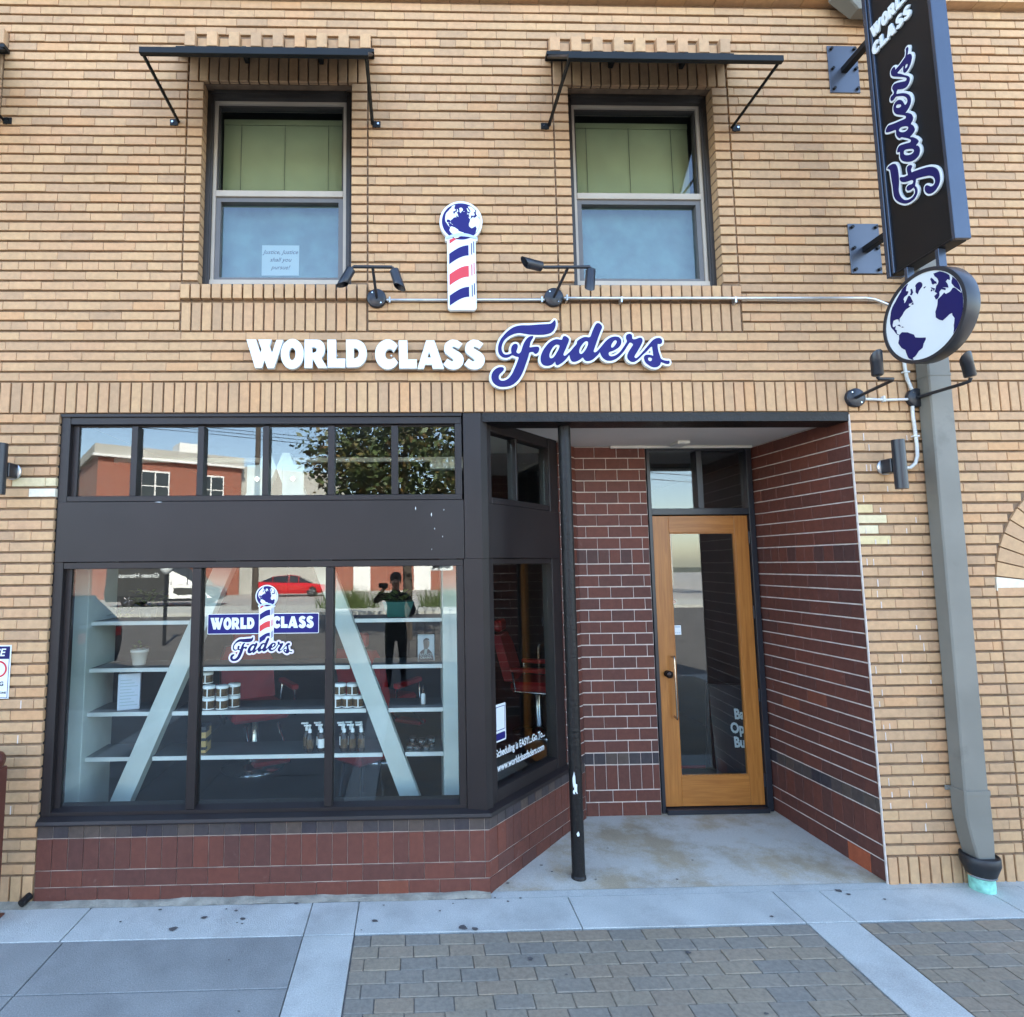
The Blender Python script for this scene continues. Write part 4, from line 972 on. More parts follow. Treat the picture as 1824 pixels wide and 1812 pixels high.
scr = thing('script_sign', 'blue script word Faders with white outline on the brick band, right of the white capitals', 'sign', (2.585, 0, 3.09))
meshpart('backing', plate(sc(SCR_OUT, SS * kk), 0.030, 0.001), 'white_face', scr, on_wall(X, -0.034, Z))
meshpart('script_face', plate(sc(SCRIPT, SS * kk), 0.003), 'blue_face', scr, on_wall(X, -0.0512, Z))
for x, z in ((2.2, 3.2), (2.5, 3.34), (2.9, 3.34), (3.1, 3.27)): part('stud', MB().tube([(x, -.022, z), (x, .004, z)], .006, 6), 'conduit_metal', scr)
# ---- globes
LAND = {'na': [(-168, 66), (-156, 71), (-140, 70), (-125, 70), (-110, 68), (-95, 69), (-88, 68), (-86, 64), (-94, 60), (-92, 57), (-85, 55), (-82, 52), (-79, 52), (-78, 56), (-78, 62), (-72, 62), (-65, 59), (-60, 55), (-56, 52), (-60, 50), (-66, 50), (-65, 47), (-60, 46), (-66, 44), (-70, 43), (-74, 40), (-76, 36), (-81, 31), (-80, 26), (-82, 28), (-84, 30), (-90, 29.5), (-97, 27), (-97, 21), (-95, 18.5), (-91, 19), (-87, 21), (-88, 16), (-84, 15), (-83, 10), (-79, 9), (-80, 7.5), (-85, 10), (-92, 14.5), (-100, 17), (-106, 21), (-112, 27), (-115, 31), (-120, 34), (-124, 40), (-124, 48), (-130, 54), (-140, 60), (-152, 59), (-162, 58)],
 'gl': [(-44, 60), (-52, 65), (-54, 70), (-58, 75), (-68, 77), (-60, 82), (-35, 83), (-20, 80), (-20, 74), (-25, 70), (-32, 68), (-40, 65)], 'ic': [(-22, 64), (-14, 65), (-16, 66.5), (-23, 66)], 'ba': [(-65, 62), (-62, 66), (-69, 70), (-79, 73), (-87, 72), (-78, 69.5), (-72, 66), (-74, 64)], 'nf': [(-59, 47.6), (-53, 47), (-55.5, 51)], 'cu': [(-84, 22), (-79, 23), (-74.5, 20), (-78, 20.5)], 'hi': [(-74, 18.5), (-72, 20), (-68.5, 18.5)],
 'sa': [(-78, 8), (-72, 12), (-62, 10.5), (-52, 5), (-50, 0), (-44, -2.5), (-35, -6), (-35, -9), (-39, -15), (-41, -22), (-48, -26), (-54, -34), (-58, -38), (-65, -42), (-66, -47), (-69, -53), (-74, -50), (-74, -42), (-71, -30), (-70, -18), (-76, -14), (-81, -5), (-78, 2)],
 'af': [(-6, 35.5), (10, 37), (11, 33.5), (20, 31), (30, 31), (34, 28), (37, 20), (43, 12), (51, 11.5), (42, -2), (40, -15), (33, -26), (20, -34.5), (17, -29), (12, -16), (13, -6), (9, 1), (9, 4.5), (4, 6), (-8, 4.5), (-13, 9), (-17, 14.5), (-16, 22), (-10, 29)],
 'eu': [(-9, 37), (-9, 43), (-1.5, 43.5), (-4, 48), (2, 51), (8, 54), (14, 54), (22, 56), (30, 60), (40, 66), (60, 68), (75, 55), (60, 42), (41, 41), (40, 45), (31, 46), (28, 41), (23, 37), (19, 41), (14, 45), (18, 40), (15, 38), (10, 44), (3, 43), (0, 39), (-5, 36.5)], 'sc': [(5, 59), (10, 59), (13, 55.5), (18, 59), (18, 62), (24, 66), (30, 70), (20, 70), (12, 66), (5, 62)],
 'uk': [(-5, 50), (1, 52), (-2, 56), (-5, 58.5), (-5, 55), (-3, 53)], 'ir': [(-10, 52), (-6, 52), (-6, 55), (-9, 54.5)], 'me': [(36, 36), (42, 37.5), (60, 36), (60, 25), (45, 13), (40, 20), (35, 29)]}
def globe_loops(lon0, lat0, R):
    out = []; l0 = R_(lon0); p0 = R_(lat0)
    for nm, pl in LAND.items():
        pts = []; vis = 0
        for i in range(len(pl)):
            a, b = pl[i], pl[(i + 1) % len(pl)]
            for t in (0, .33, .66):
                lo, la = R_(a[0] + (b[0] - a[0]) * t) - l0, R_(a[1] + (b[1] - a[1]) * t)
                x = math.cos(la) * math.sin(lo); y = math.cos(p0) * math.sin(la) - math.sin(p0) * math.cos(la) * math.cos(lo); c = math.sin(p0) * math.sin(la) + math.cos(p0) * math.cos(la) * math.cos(lo)
                if c < 0: h = math.hypot(x, y); x, y = x / h, y / h
                else: vis += 1
                q = (x * R, y * R)
                if not pts or math.hypot(q[0] - pts[-1][0], q[1] - pts[-1][1]) > R * .012: pts.append(q)
        if vis and len(pts) > 3: out.append(pts)
    return out
def land_parts(lon0, lat0, R, mtx, mt, parent, th=0.0008):
    for i, lp in enumerate(globe_loops(lon0, lat0, R)):
        meshpart('continent', plate([lp], th), mt, parent, mtx @ Matrix.Translation((0, 0, .00013 * i)))
# ---- flat barber pole sign (also printed small on the window)
def arcpts(x0, x1, yl, bow, n=10): return [(x0 + (x1 - x0) * i / n, yl + bow * math.sin(math.pi * i / n)) for i in range(n + 1)]
def pole_art(parent, M, s, mats, white_body=True, raised=0.03):
    """unit: 1 = width of the pole's shaft; origin at the globe's centre, y up"""
    W_, Bl, Rd, Pb = mats
    def L(loops): return [[(x * s, y * s) for x, y in lp] for lp in loops]
    hw = 0.50; yb = -3.24; R = 0.756
    sil = []
    for i in range(61):
        a = R_(-52) + (2 * math.pi - R_(76)) * i / 60; sil.append((R * math.cos(a), R * math.sin(a)))
    sil += [(-0.57, -0.62), (-0.57, -0.70), (-hw, -0.72), (-hw, yb + .08), (-hw + .08, yb), (hw - .08, yb), (hw, yb + .08), (hw, -0.72), (0.57, -0.70), (0.57, -0.62)]
    meshpart('backing', plate(L([sil]), raised, min(.001, raised * .2)), W_, parent, M)
    t = raised / 2 + .0008
    gl = meshpart('globe', plate(L([[(0.675 * math.cos(2 * math.pi * i / 48), 0.675 * math.sin(2 * math.pi * i / 48)) for i in range(48)]]), .0012), Bl, parent, M @ Matrix.Translation((0, 0, t)))
    land_parts(-42, 33, .668 * s, M @ Matrix.Translation((0, 0, t + .0012)), W_, gl)
    arc0 = arcpts(-.56, .56, -.66, .10); arc1 = arcpts(-.56, .56, -.59, .15)
    meshpart('collar', plate(L([arc0 + arc1[::-1]]), .0014), Pb, parent, M @ Matrix.Translation((0, 0, t + .0036)))
    def stripe(y0, y1, x1, m):     # slanting curved stripe: left edge y0..y1, rising to the right
        top = [(-.435 + (x1 + .435) * i / 8, y0 + .32 * math.sin(math.pi / 2 * i / 8)) for i in range(9)]
        bot = [(-.435 + (x1 + .435) * i / 8, y1 + .32 * math.sin(math.pi / 2 * i / 8)) for i in range(9)]
        meshpart('stripe', plate(L([top + bot[::-1]]), .0012), m, parent, M @ Matrix.Translation((0, 0, t)))
    tri = [(-.42, -.68), (-.25, -.61), (0.06, -.575), (-.2, -.67), (-.42, -.83)]
    meshpart('stripe', plate(L([tri]), .0012), Rd, parent, M @ Matrix.Translation((0, 0, t)))
    for y0, y1, m in ((-1.20, -1.575, Bl), (-1.95, -2.35, Rd), (-2.72, -3.08, Bl)): stripe(y0, y1, .245, m)
    for y0, m in ((-.80, Bl), (-1.575, Rd), (-2.33, Bl)):
        for x, d in ((.335, -.0), (.415, 0.06)):
            meshpart('stripe', plate(L([[(x, y0 + d), (x + .032, y0 + d), (x + .032, y0 + d - .42), (x, y0 + d - .42)]]), .0012), m, parent, M @ Matrix.Translation((0, 0, t)))
bp = thing('barber_pole_sign', 'flat barber pole sign with globe top on the wall between the upstairs windows', 'sign', (1.82, 0, 3.61))
gx, gz = near(1.817, 4.232, .05)
pole_art(bp, on_wall(gx, -0.035, gz), 0.190 * (1 - .05 / 3.768), ('white_face', 'blue_face', 'red_face', 'pale_blue_face'))
for z in (3.75, 4.1): part('stud', MB().tube([(gx, -.02, z), (gx, .004, z)], .006, 6), 'conduit_metal', bp)
# ---- blade sign
bx0, bx1, by0, by1, bz0, bz1 = 4.484, 4.580, -0.700, -0.245, 3.722, 5.67
bs = thing('blade_sign', 'tall black projecting blade sign reading WORLD CLASS Faders, on two bolted wall plates', 'sign', (4.538, 0, 3.72))
part('cabinet', MB().rbox(bx0 + .012, bx1 - .012, by0 + .004, by1 - .004, bz0 + .004, bz1 - .004, .003), 'sign_black', bs)
fr = part('cabinet_frame', MB().rbox(bx0 + .004, bx1, by0 - .012, by0 + .012, bz0, bz1, .003), 'sign_edge', bs)
part('rim', MB().rbox(bx0, bx1 - .004, by1 - .02, by1 + .012, bz0, bz1, .003), 'sign_edge', bs)
part('rim', MB().rbox(bx0, bx1 - .004, by1 - .050, by1 - .032, bz0 + .01, bz1 - .01, .003), 'sign_edge', bs)
part('rim', MB().rbox(bx0 + .001, bx1 - .004, by0 + .0125, by1 - .051, bz0 - .002, bz0 + .012, .003), 'sign_black', bs)
part('rim', MB().rbox(bx0 + .001, bx1 - .004, by0 + .0125, by1 - .051, bz1 - .012, bz1 + .002, .003), 'sign_black', bs)
# local frame of its left face: text x runs from the wall out to the street, y up
def on_face(y, z, turn=0.0, off=0.0): return Matrix.Translation((bx0 + .012 - off, y, z)) @ Matrix.Rotation(R_(-90), 4, 'Z') @ Matrix.Rotation(R_(90), 4, 'X') @ Matrix.Rotation(turn, 4, 'Z')
for word, z0 in (('WORLD', 5.405), ('CLASS', 5.285)):
    tot = 0; lay = []
    for ch in word:
        w = {'W': 517, 'O': 324, 'R': 327, 'L': 257, 'D': 298, 'C': 320, 'A': 380, 'S': 278}[ch]; lay.append((ch, tot)); tot += w + 12
    s = 0.30 / tot
    for ch, x in lay: meshpart('letter', plate(letter_loops(ch, s, 0.082 / 400), .014, .001), 'white_face', bs, on_face(-0.285 - x * s, z0, 0, .008))
s_ = 1.03 / 3330.0
TW = Matrix.Translation((0, 0, 0))
Mf = on_face(-0.290, 4.005, R_(90), .008)
meshpart('script_backing', plate([[(x * s_, -(y) * s_ * 0.92) for x, y in lp] for lp in SCR_OUT], .014, .001), 'white_face', bs, Mf)
meshpart('script_face', plate([[(x * s_, -(y) * s_ * 0.92) for x, y in lp] for lp in SCRIPT], .002), 'navy_face', bs, on_face(-0.290, 4.005, R_(90), .0162))
for zc, xc in ((5.365, 4.507), (4.050, 4.547)):
    pl = part('wall_plate', MB().rbox(xc - .106, xc + .106, -.010, -.001, zc - .176, zc + .178, .002), 'plate_metal', bs)
    for sx in (-.082, .082):
        for sz in (-.15, .0, .15): part('bolt', MB().tube([(xc + sx, -.010, zc + sz), (xc + sx, -.026, zc + sz)], .011, 6), 'black_iron', pl)
    part('arm', MB().rbox(xc - .022, xc + .022, by1 + .0125, -.0105, zc - .03, zc + .012, .003), 'sign_black', bs)
# ---- hanging globe sign
gs = thing('globe_sign', 'round hanging sign with a navy and white globe, below the black blade sign', 'sign', (4.53, -.47, 3.11))
gcy, gcz, gr = -0.482, 3.372, 0.272
Mg = Matrix.Translation((4.50, gcy, gcz)) @ Matrix.Rotation(R_(-87), 4, 'Z') @ Matrix.Rotation(R_(90), 4, 'X')
def disc(r, n=64): return [(r * math.cos(2 * math.pi * i / n), r * math.sin(2 * math.pi * i / n)) for i in range(n)]
meshpart('rim', plate([disc(gr), disc(gr - .022)], .080, .002), 'black_paint', gs, Mg @ Matrix.Translation((0, 0, -.0)))
fc = meshpart('face', plate([disc(gr - .0215)], .07), 'white_face', gs, Mg)
land_parts(-37, 26, (gr - .023), Mg @ Matrix.Translation((0, 0, .0358)), 'navy_face', fc)
for y in (-.385, -.600): part('hanger', MB().rbox(4.478, 4.522, y - .012, y + .012, gcz + math.sqrt(gr ** 2 - (y - gcy) ** 2) - .006, bz0 - .003, .002), 'sign_edge', gs)
# ---- lamps
def lamp_head(parent, p, d, L=.115, r=.030, visor=True):
    """cylinder spot: p = back end, d = direction of the light; a slanted shade at its mouth"""
    d = Vector(d).normalized(); p = Vector(p); up = Vector((0, 0, 1)) if abs(d.z) < .95 else Vector((0, -1, 0))
    u = d.cross(up).normalized(); w = u.cross(d); rings = []
    for t, rr, sl in ((0, r * .8, 0), (.006, r, 0), (L * .62, r, 0), (L * .63, r * 1.04, 0), (L, r * 1.04, .028)):
        rings.append([tuple(p + d * (t + sl * math.sin(a)) + (u * math.cos(a) + w * math.sin(a)) * rr) for a in [2 * math.pi * i / 18 for i in range(18)]])
    inner = [tuple(p + d * (L * .75) + (u * math.cos(a) + w * math.sin(a)) * r * .95) for a in [2 * math.pi * i / 18 for i in range(18)]]
    m = MB(); m.loft(rings, smooth=True, caps=False); m.add(rings[0], [tuple(range(18))[::-1]]); m.add(rings[-1] + inner, [(i, (i + 1) % 18, 18 + (i + 1) % 18, 18 + i) for i in range(18)]); m.add(inner, [tuple(range(18))])
    return part('lamp_head', m, 'black_paint', parent)
def rose(parent, x, z, r=.062):
    m = MB(); m.xf = lambda a, b, c: (x + a, -c, z + b); m.lathe([(r, 0), (r, .026), (r - .004, .030), (0, .030)], (0, 0, 0), 24)
    mo = part('mount', m, 'black_paint', parent)
    for s in (-1, 1): part('screw', MB().tube([(x + s * .028, -.030, z - s * .034), (x + s * .028, -.033, z - s * .034)], .005, 6), 'chrome', mo)
    return mo
def twin_lamp(x, z, knee, ends, heads, label):
    t = thing('twin_spotlight', label, 'wall lamp', (x, 0, z - .06), group='twin spotlights over the shop sign')
    rose(t, x, z)
    part('arm', MB().tube([(x, -.028, z), knee], .0095, 10), 'black_paint', t)
    part('cross_bar', MB().tube([ends[0], ends[1]], .0105, 10), 'black_paint', t)
    for e, (d, back) in zip(ends, heads):
        p = Vector(e) + Vector(back); part('knuckle', MB().tube([e, tuple(p)], .009, 8), 'black_paint', t); lamp_head(t, p, d)
twin_lamp(1.255, 3.687, (1.243, -.232, 3.790), ((1.125, -.232, 3.792), (1.364, -.232, 3.790)), (((-.50, .18, -.80), (-.012, 0, -.012)), ((.28, .15, -.85), (.010, 0, -.014))), 'black twin spotlight on the wall below the left upstairs window, both heads pointing down')
twin_lamp(2.419, 3.697, (2.452, -.272, 3.776), ((2.305, -.268, 3.775), (2.585, -.278, 3.772)), (((-.95, -.15, .16), (-.014, 0, .002)), ((-.06, .12, -.95), (.004, 0, -.014))), 'black twin spotlight below the right upstairs window, one head turned sideways')
def arm_lamp(x, z, pts, d, label):
    t = thing('arm_spotlight', label, 'wall lamp', (x, 0, z - .06), group='uplights under the globe sign')
    rose(t, x, z); part('arm', MB().tube([(x, -.028, z)] + pts, .0105, 10), 'black_paint', t)
    lamp_head(t, Vector(pts[-1]) + Vector(d).normalized() * .005, d, L=.125, r=.031)
arm_lamp(4.387, 3.017, [(4.345, -.37, 3.022), (4.338, -.385, 3.026), (4.300, -.38, 3.028), (4.262, -.375, 3.030), (4.256, -.375, 3.045)], (.02, .02, 1), 'black spotlight on a crooked arm, left of the downpipe, pointing up')
arm_lamp(4.795, 3.016, [(4.84, -.30, 3.022), (4.845, -.345, 3.026), (4.846, -.352, 3.045)], (-.14, .02, 1), 'black spotlight on a straight arm, in front of the downpipe, pointing up')
def sconce(x, z, label):
    t = thing('wall_sconce', label, 'wall lamp', (x, 0, z), group='cylinder sconces beside the shopfront')
    m = MB(); m.tube([(x, -.125, z - .156), (x, -.125, z + .156)], .036, 24); part('body', m, 'black_paint', t)
    m = MB()
    for s in (-1, 1): m.box(x - .0045, x + .0045, -.1635, -.159, z - .156, z + .156)
    part('bracket', MB().rbox(x - .034, x + .034, -.095, -.012, z - .045, z + .045, .004), 'black_paint', t)
    mm = MB(); mm.xf = lambda a, b, c: (x + a, -c, z + b); mm.lathe([(.052, 0), (.052, .010), (.046, .014), (0, .014)], (0, 0, 0), 24); part('back_box', mm, 'conduit_metal', t)
sconce(4.553, 2.557, 'black cylinder sconce on the brick pier between the doorway and the downpipe')
sconce(-1.018, 2.555, 'black cylinder sconce half cut off at the left edge, on the left brick pier')
# ---- conduit runs
def conduit(pts, label, mt='conduit_metal', r=.0095, clips=()):
    t = thing('conduit', label, 'conduit', pts[0], group='electrical conduit on the brickwork')
    part('pipe_run', MB().tube(pts, r, 10), mt, t)
    for x, y, z, v in clips:
        part('clip', MB().rbox(x - .006, x + .006, y - .012, 0, z - .02, z + .02, .002) if v else MB().rbox(x - .02, x + .02, y - .012, 0, z - .006, z + .006, .002), mt, t)
conduit([(1.32, -.016, 3.676), (1.6, -.016, 3.676), (2.355, -.016, 3.681)], 'bare metal conduit joining the two twin spotlights behind the barber pole', clips=((1.34, -.016, 3.676, 1), (2.34, -.016, 3.681, 1)))
conduit([(2.48, -.040, 3.682), (3.0, -.040, 3.682), (4.50, -.034, 3.690), (4.56, -.03, 3.684), (4.60, -.028, 3.670), (4.66, -.028, 3.645)], 'bare metal conduit running right from the twin spotlight to the globe sign', clips=((2.50, -.04, 3.682, 1), (2.86, -.036, 3.672, 1), (3.62, -.036, 3.672, 1)))
def bez(pts, n=5): return spline(pts, n)[:-n] if False else pts
conduit([(4.735, -.016, 3.33), (4.738, -.016, 3.22), (4.745, -.016, 3.15), (4.765, -.016, 3.09), (4.772, -.016, 3.07)], 'pale painted conduit dropping from the globe sign to the junction by the downpipe', 'conduit_paint', .0105, ((4.742, -.016, 3.19, 0),))
conduit([(4.45, -.016, 3.008), (4.6, -.016, 3.002), (4.735, -.016, 3.006)], 'short pale conduit between the two uplight mounts', 'conduit_paint', .009, ((4.575, -.016, 3.008, 1),))
conduit([(4.765, -.016, 2.96), (4.762, -.016, 2.90), (4.766, -.016, 2.82), (4.770, -.016, 2.70), (4.766, -.016, 2.63), (4.748, -.016, 2.58), (4.715, -.016, 2.553), (4.66, -.016, 2.545), (4.60, -.016, 2.545)], 'pale painted conduit curving down to the right sconce', 'conduit_paint', .0105, ((4.768, -.016, 2.76, 0),))
# ---- downpipe
dp = thing('downpipe', 'square grey metal downpipe down the brick wall right of the doorway', 'downpipe', (4.86, 0, 0))
def ring(x0, x1, y0, y1, z): c = .008; return [(x0 + c, y0, z), (x1 - c, y0, z), (x1, y0 + c, z), (x1, y1, z), (x0, y1, z), (x0, y0 + c, z)]
part('pipe', MB().loft([ring(4.815, 4.965, -.105, -.012, z) for z in (5.86, 3.2)] + [ring(4.797, 4.945, -.105, -.012, 1.3), ring(4.785, 4.935, -.105, -.012, .52)]), 'pipe_grey', dp)
part('pipe_shoe', MB().loft([ring(4.780, 4.940, -.110, -.010, .56), ring(4.780, 4.940, -.110, -.010, .42), ring(4.786, 4.938, -.112, -.012, .36), ring(4.798, 4.930, -.118, -.016, .27), ring(4.812, 4.922, -.122, -.022, .19)]), 'pipe_grey', dp)
part('strap', MB().loft([ring(4.779, 4.943, -.1135, -.008, z) for z in (.545, .572)]).rbox(4.752, 4.784, -.012, -.001, .545, .572, .002), 'pipe_grey', dp)
part('seam', MB().loft([ring(4.8115, 4.9665, -.108, -.010, z) for z in (3.14, 3.154)]), 'pipe_grey', dp)
part('leader_box', MB().loft([ring(4.40, 5.02, -.17, -.060, 6.15), ring(4.40, 5.02, -.17, -.060, 5.82), ring(4.54, 4.98, -.14, -.058, 5.70)]), 'pipe_grey', dp)
part('rubber_collar', MB().lathe([(.066, .075), (.070, .08), (.090, .135), (.096, .15), (.096, .195), (.090, .20), (.083, .19)], (4.865, -.075, 0), 24), 'rubber', dp)
part('clamp_band', MB().lathe([(.069, .078), (.073, .080), (.073, .096), (.069, .098)], (4.865, -.075, 0), 24), 'chrome', dp)
part('drain_stub', MB().lathe([(.063, .0), (.063, .085)], (4.865, -.075, 0), 20), 'copper_green', dp)
# ---- notice, bollard, stains
ns = thing('notice_sign', 'white notice sign with navy header on the left brick pier beside the shopfront', 'sign', (-1.10, 0, 1.17))
part('panel', MB().rbox(-1.270, -.962, -.006, -.001, 1.173, 1.49, .0012), 'white_face', ns)
part('header', MB().box(-1.262, -.969, -.0072, -.0062, 1.408, 1.483), 'navy_face', ns)
part('border', MB().box(-1.262, -.969, -.0070, -.0062, 1.1785, 1.1815).box(-.972, -.969, -.0070, -.0062, 1.1815, 1.408), 'navy_face', ns)
meshpart('lettering', text_mesh('NOTICE', .062, .0008, .0012, .2), 'white_face', ns, on_wall(-1.112, -.0080, 1.445))
meshpart('lettering', text_mesh('NO', .05, .0008, .0010), 'ink', ns, on_wall(-1.22, -.0078, 1.27)); meshpart('lettering', text_mesh('PARKING', .036, .0008, .0010), 'ink', ns, on_wall(-1.070, -.0078, 1.26)); meshpart('lettering', text_mesh('TOW AWAY ZONE', .018, .0006, .0003), 'ink', ns, on_wall(-1.055, -.0078, 1.208))
meshpart('prohibition_ring', plate([[(.05 * math.cos(2 * math.pi * i / 32), .05 * math.sin(2 * math.pi * i / 32)) for i in range(32)], [(.04 * math.cos(2 * math.pi * i / 32), .04 * math.sin(2 * math.pi * i / 32)) for i in range(32)]], .0008), 'red_face', ns, on_wall(-1.030, -.0076, 1.348))
bo = thing('bollard', 'dark brown metal post with a round cap at the left edge of the pavement', 'bollard', (-.872, -.18, 0))
part('post', MB().rbox(-.985, -.862, -.235, -.125, 0, .825, .006), 'post_brown', bo)
part('cap', MB().tube([(-1.36, -.18, .868), (-.892, -.18, .868), (-.874, -.18, .868), (-.862, -.18, .868), (-.857, -.18, .868)], [.052, .052, .047, .034, .004], 18), 'post_brown', bo)
part('foot_plate', MB().rbox(-1.01, -.847, -.26, -.10, .001, .012, .002), 'post_brown', bo)
st = thing('pipe_stub', 'broken pipe stub sticking out of the wall foot beside the red brick base', 'pipe stub', (-.77, -.03, .04))
part('stub', MB().tube([(-.775, .005, .045), (-.79, -.05, .03)], .022, 12), 'black_iron', st)

# ================================================================== INSIDE THE SHOP WINDOW
SH = [1.585, 1.270, .978, .685]                   # shelf tops
brx = lambda z, s: (-.475 + .415 * (z - .4)) if s < 0 else (1.452 - .385 * (z - .4))
br = thing('steel_brace', 'pale painted steel chevron brace standing behind the shop window', 'brace', (.5, .5, .05))
for s in (-1, 1):
    za, zb = .05, 2.75
    m = MB(); m.loft([[(brx(z, s) - .066, .42, z), (brx(z, s) + .066, .42, z), (brx(z, s) + .066, .53, z), (brx(z, s) - .066, .53, z)] for z in (za, zb)]); part('brace_leg', m, 'steel_paint', br)
    g = part('gusset_plate', MB().rbox(brx(2.5, s) - .075, brx(2.5, s) + .075, .405, .419, 2.38, 2.66, .003), 'steel_paint', br)
    part('bolt', MB().tube([(brx(2.5, s), .405, 2.56), (brx(2.5, s), .392, 2.56)], .018, 10), 'chrome', g)
su = thing('shelf_unit', 'white display shelves behind the shop window, cut round the steel brace', 'shelves', (.48, .6, .05))
part('side_panel', MB().rbox(-.855, -.728, .40, .80, .05, 2.2, .004), 'steel_paint', su); part('side_panel', MB().rbox(1.682, 1.790, .40, .80, .05, 2.2, .004), 'steel_paint', su)
def shelf(x0, x1, z):
    b = part('shelf_board', MB().box(x0, x1, .456, .76, z - .026, z), 'shelf_top', su); part('edge_strip', MB().box(x0, x1, .449, .4555, z - .026, z), 'shelf_edge', b)
for i, z in enumerate(SH):
    a, b = brx(z, -1), brx(z, 1)
    shelf(-.727, a - .07, z)
    if i: shelf(a + .075, b - .075, z)
    shelf(b + .078, 1.681, z)
lt = thing('ceiling_track', 'white light track under the shop ceiling behind the transom panes', 'light track', (.5, .9, 2.75))
part('track', MB().rbox(-.84, 2.0, .88, .92, 2.765, 2.80, .004), 'shelf_edge', lt); part('end_box', MB().rbox(1.62, 1.95, .84, .94, 2.70, 2.764, .004), 'shelf_edge', lt)
def jar(x, y, z, lab):
    j = thing('cream_jar', lab, 'jar', (x, y, z), group='cream jars on the third shelf')
    part('jar_body', MB().lathe([(.036, 0), (.040, .006), (.040, .060)], (x, y, z), 18), 'jar_amber', j); part('lid', MB().lathe([(.042, .0605), (.042, .078), (.038, .080), (0, .080)], (x, y, z), 18), 'jar_white', j)
    part('label_band', MB().lathe([(.0405, .004), (.0405, .010)], (x, y, z), 18), 'jar_white', j)
    m = MB(); m.box(x - .004, x + .004, y - .0412, y - .0402, z + .010, z + .060); part('label_strip', m, 'jar_white', j)
z = SH[2]
stack = [(.07, .50, 0, 'left stack, front row, lower left'), (.160, .50, 0, 'left stack, front row, lower right'), (.225, .56, 0, 'left stack, back row, lower right'), (.085, .585, 0, 'left stack, back row, lower left'), (.07, .50, 1, 'left stack, front row, upper left'), (.160, .50, 1, 'left stack, front row, upper right'), (.225, .56, 1, 'left stack, back row, upper right'), (.03, .57, 2, 'left stack, topmost'),
         (.945, .50, 0, 'right stack, lower left'), (1.022, .505, 0, 'right stack, lower middle'), (1.098, .50, 0, 'right stack, lower right'), (.968, .51, 1, 'right stack, upper left'), (1.056, .51, 1, 'right stack, upper right')]
for x, y, l, lab in stack: jar(x, y, z + l * .0805 + .0005, 'cream jar with white lid on the third shelf, ' + lab)
def pump(x, y, z, lab, turn):
    b = thing('pump_bottle', lab, 'bottle', (x, y, z), group='pump bottles on the lowest shelf')
    part('bottle_body', MB().lathe([(.022, 0), (.025, .006), (.025, .105), (.012, .118), (.012, .125)], (x, y, z), 16), 'amber_bottle', b)
    part('label_band', MB().lathe([(.0254, .025), (.0254, .085)], (x, y, z), 16), 'jar_amber' if turn else 'jar_white', b)
    part('pump', MB().lathe([(.013, .1255), (.013, .148), (.005, .150), (.005, .168), (.010, .170), (.010, .180), (0, .181)], (x, y, z), 12).box(x - .040, x - .004, y - .005, y + .005, z + .169, z + .179), 'jar_white', b)
z = SH[3] + .0005
for i, (x, y, t, lab) in enumerate([(.735, .56, 1, 'first from the left, back row'), (.765, .50, 1, 'first from the left, front row'), (.822, .57, 0, 'second from the left, back row'), (.842, .51, 0, 'second from the left, front row'), (.905, .55, 1, 'behind the right mullion'), (.985, .56, 0, 'right group, back row left'), (1.000, .50, 1, 'right group, front row left'), (1.040, .57, 0, 'right group, back row middle'), (1.058, .50, 1, 'right group, front row middle'), (1.110, .56, 0, 'right group, back row right'), (1.118, .50, 1, 'right group, front row right')]):
    pump(x, y, z, 'brown pump bottle with white pump on the lowest shelf, ' + lab, t)
t = thing('block_stack', 'stack of gold and black wooden game blocks on the lowest shelf behind the left mullion', 'block game', (.0, .56, z), None)
for l in range(9):
    for i in range(3):
        o = -.055 + .037 * i
        m = MB().rbox(-.055, .055, o - .0, o + .0365, l * .0195, l * .0195 + .019, .002) if l % 2 else MB().rbox(o, o + .0365, -.055, .055, l * .0195, l * .0195 + .019, .002)
        part('block', m, 'gold_wood' if (l * 3 + i * 2) % 5 not in (1, 3) else 'black_paint', t, local=True)
t = thing('product_box', 'white upright product box with dark print on the third shelf, left side', 'box', (-.50, .56, SH[2]), rotz=.35)
part('carton', MB().rbox(-.07, .07, -.05, .05, .001, .245, .003), 'box_white', t, local=True)
part('print_panel', MB().box(-.0712, -.0704, -.042, .042, .02, .225), 'ink', t, local=True)
m = MB()
for i in range(9): m.box(-.055 + .0, .055 - (i % 3) * .02, -.0512, -.0504, .03 + i * .021, .036 + i * .021)
part('printed_lines', m, 'poster_grey', t, local=True)
tp = [(1.455, .52, 0), (1.50, .50, 0), (1.565, .50, 0), (1.52, .56, 0), (1.60, .56, 0), (1.535, .515, 1), (1.475, .56, 1), (1.60, .55, 1)]
names = ['front row, left end', 'front row, second from left', 'front row, right end', 'back row, middle', 'back row, right end', 'upper layer, middle', 'upper layer, left', 'upper layer, right']
for (x, y, l), nm in zip(tp, names):
    zz = SH[3] + .0005 + l * .0365
    tn = thing('pomade_tin', 'small round metal tin on the lowest shelf, ' + nm, 'tin', (x, y, zz), group='metal tins on the lowest shelf')
    part('tin_body', MB().lathe([(.026, 0), (.027, .003), (.027, .024)], (x, y, zz), 16), 'chrome', tn); part('lid', MB().lathe([(.0285, .0245), (.0285, .034), (.026, .036), (0, .036)], (x, y, zz), 16), 'brass_dark', tn)
t = thing('dropper_bottle', 'small white labelled spray bottle alone on the third shelf, right side', 'bottle', (1.548, .56, SH[2]))
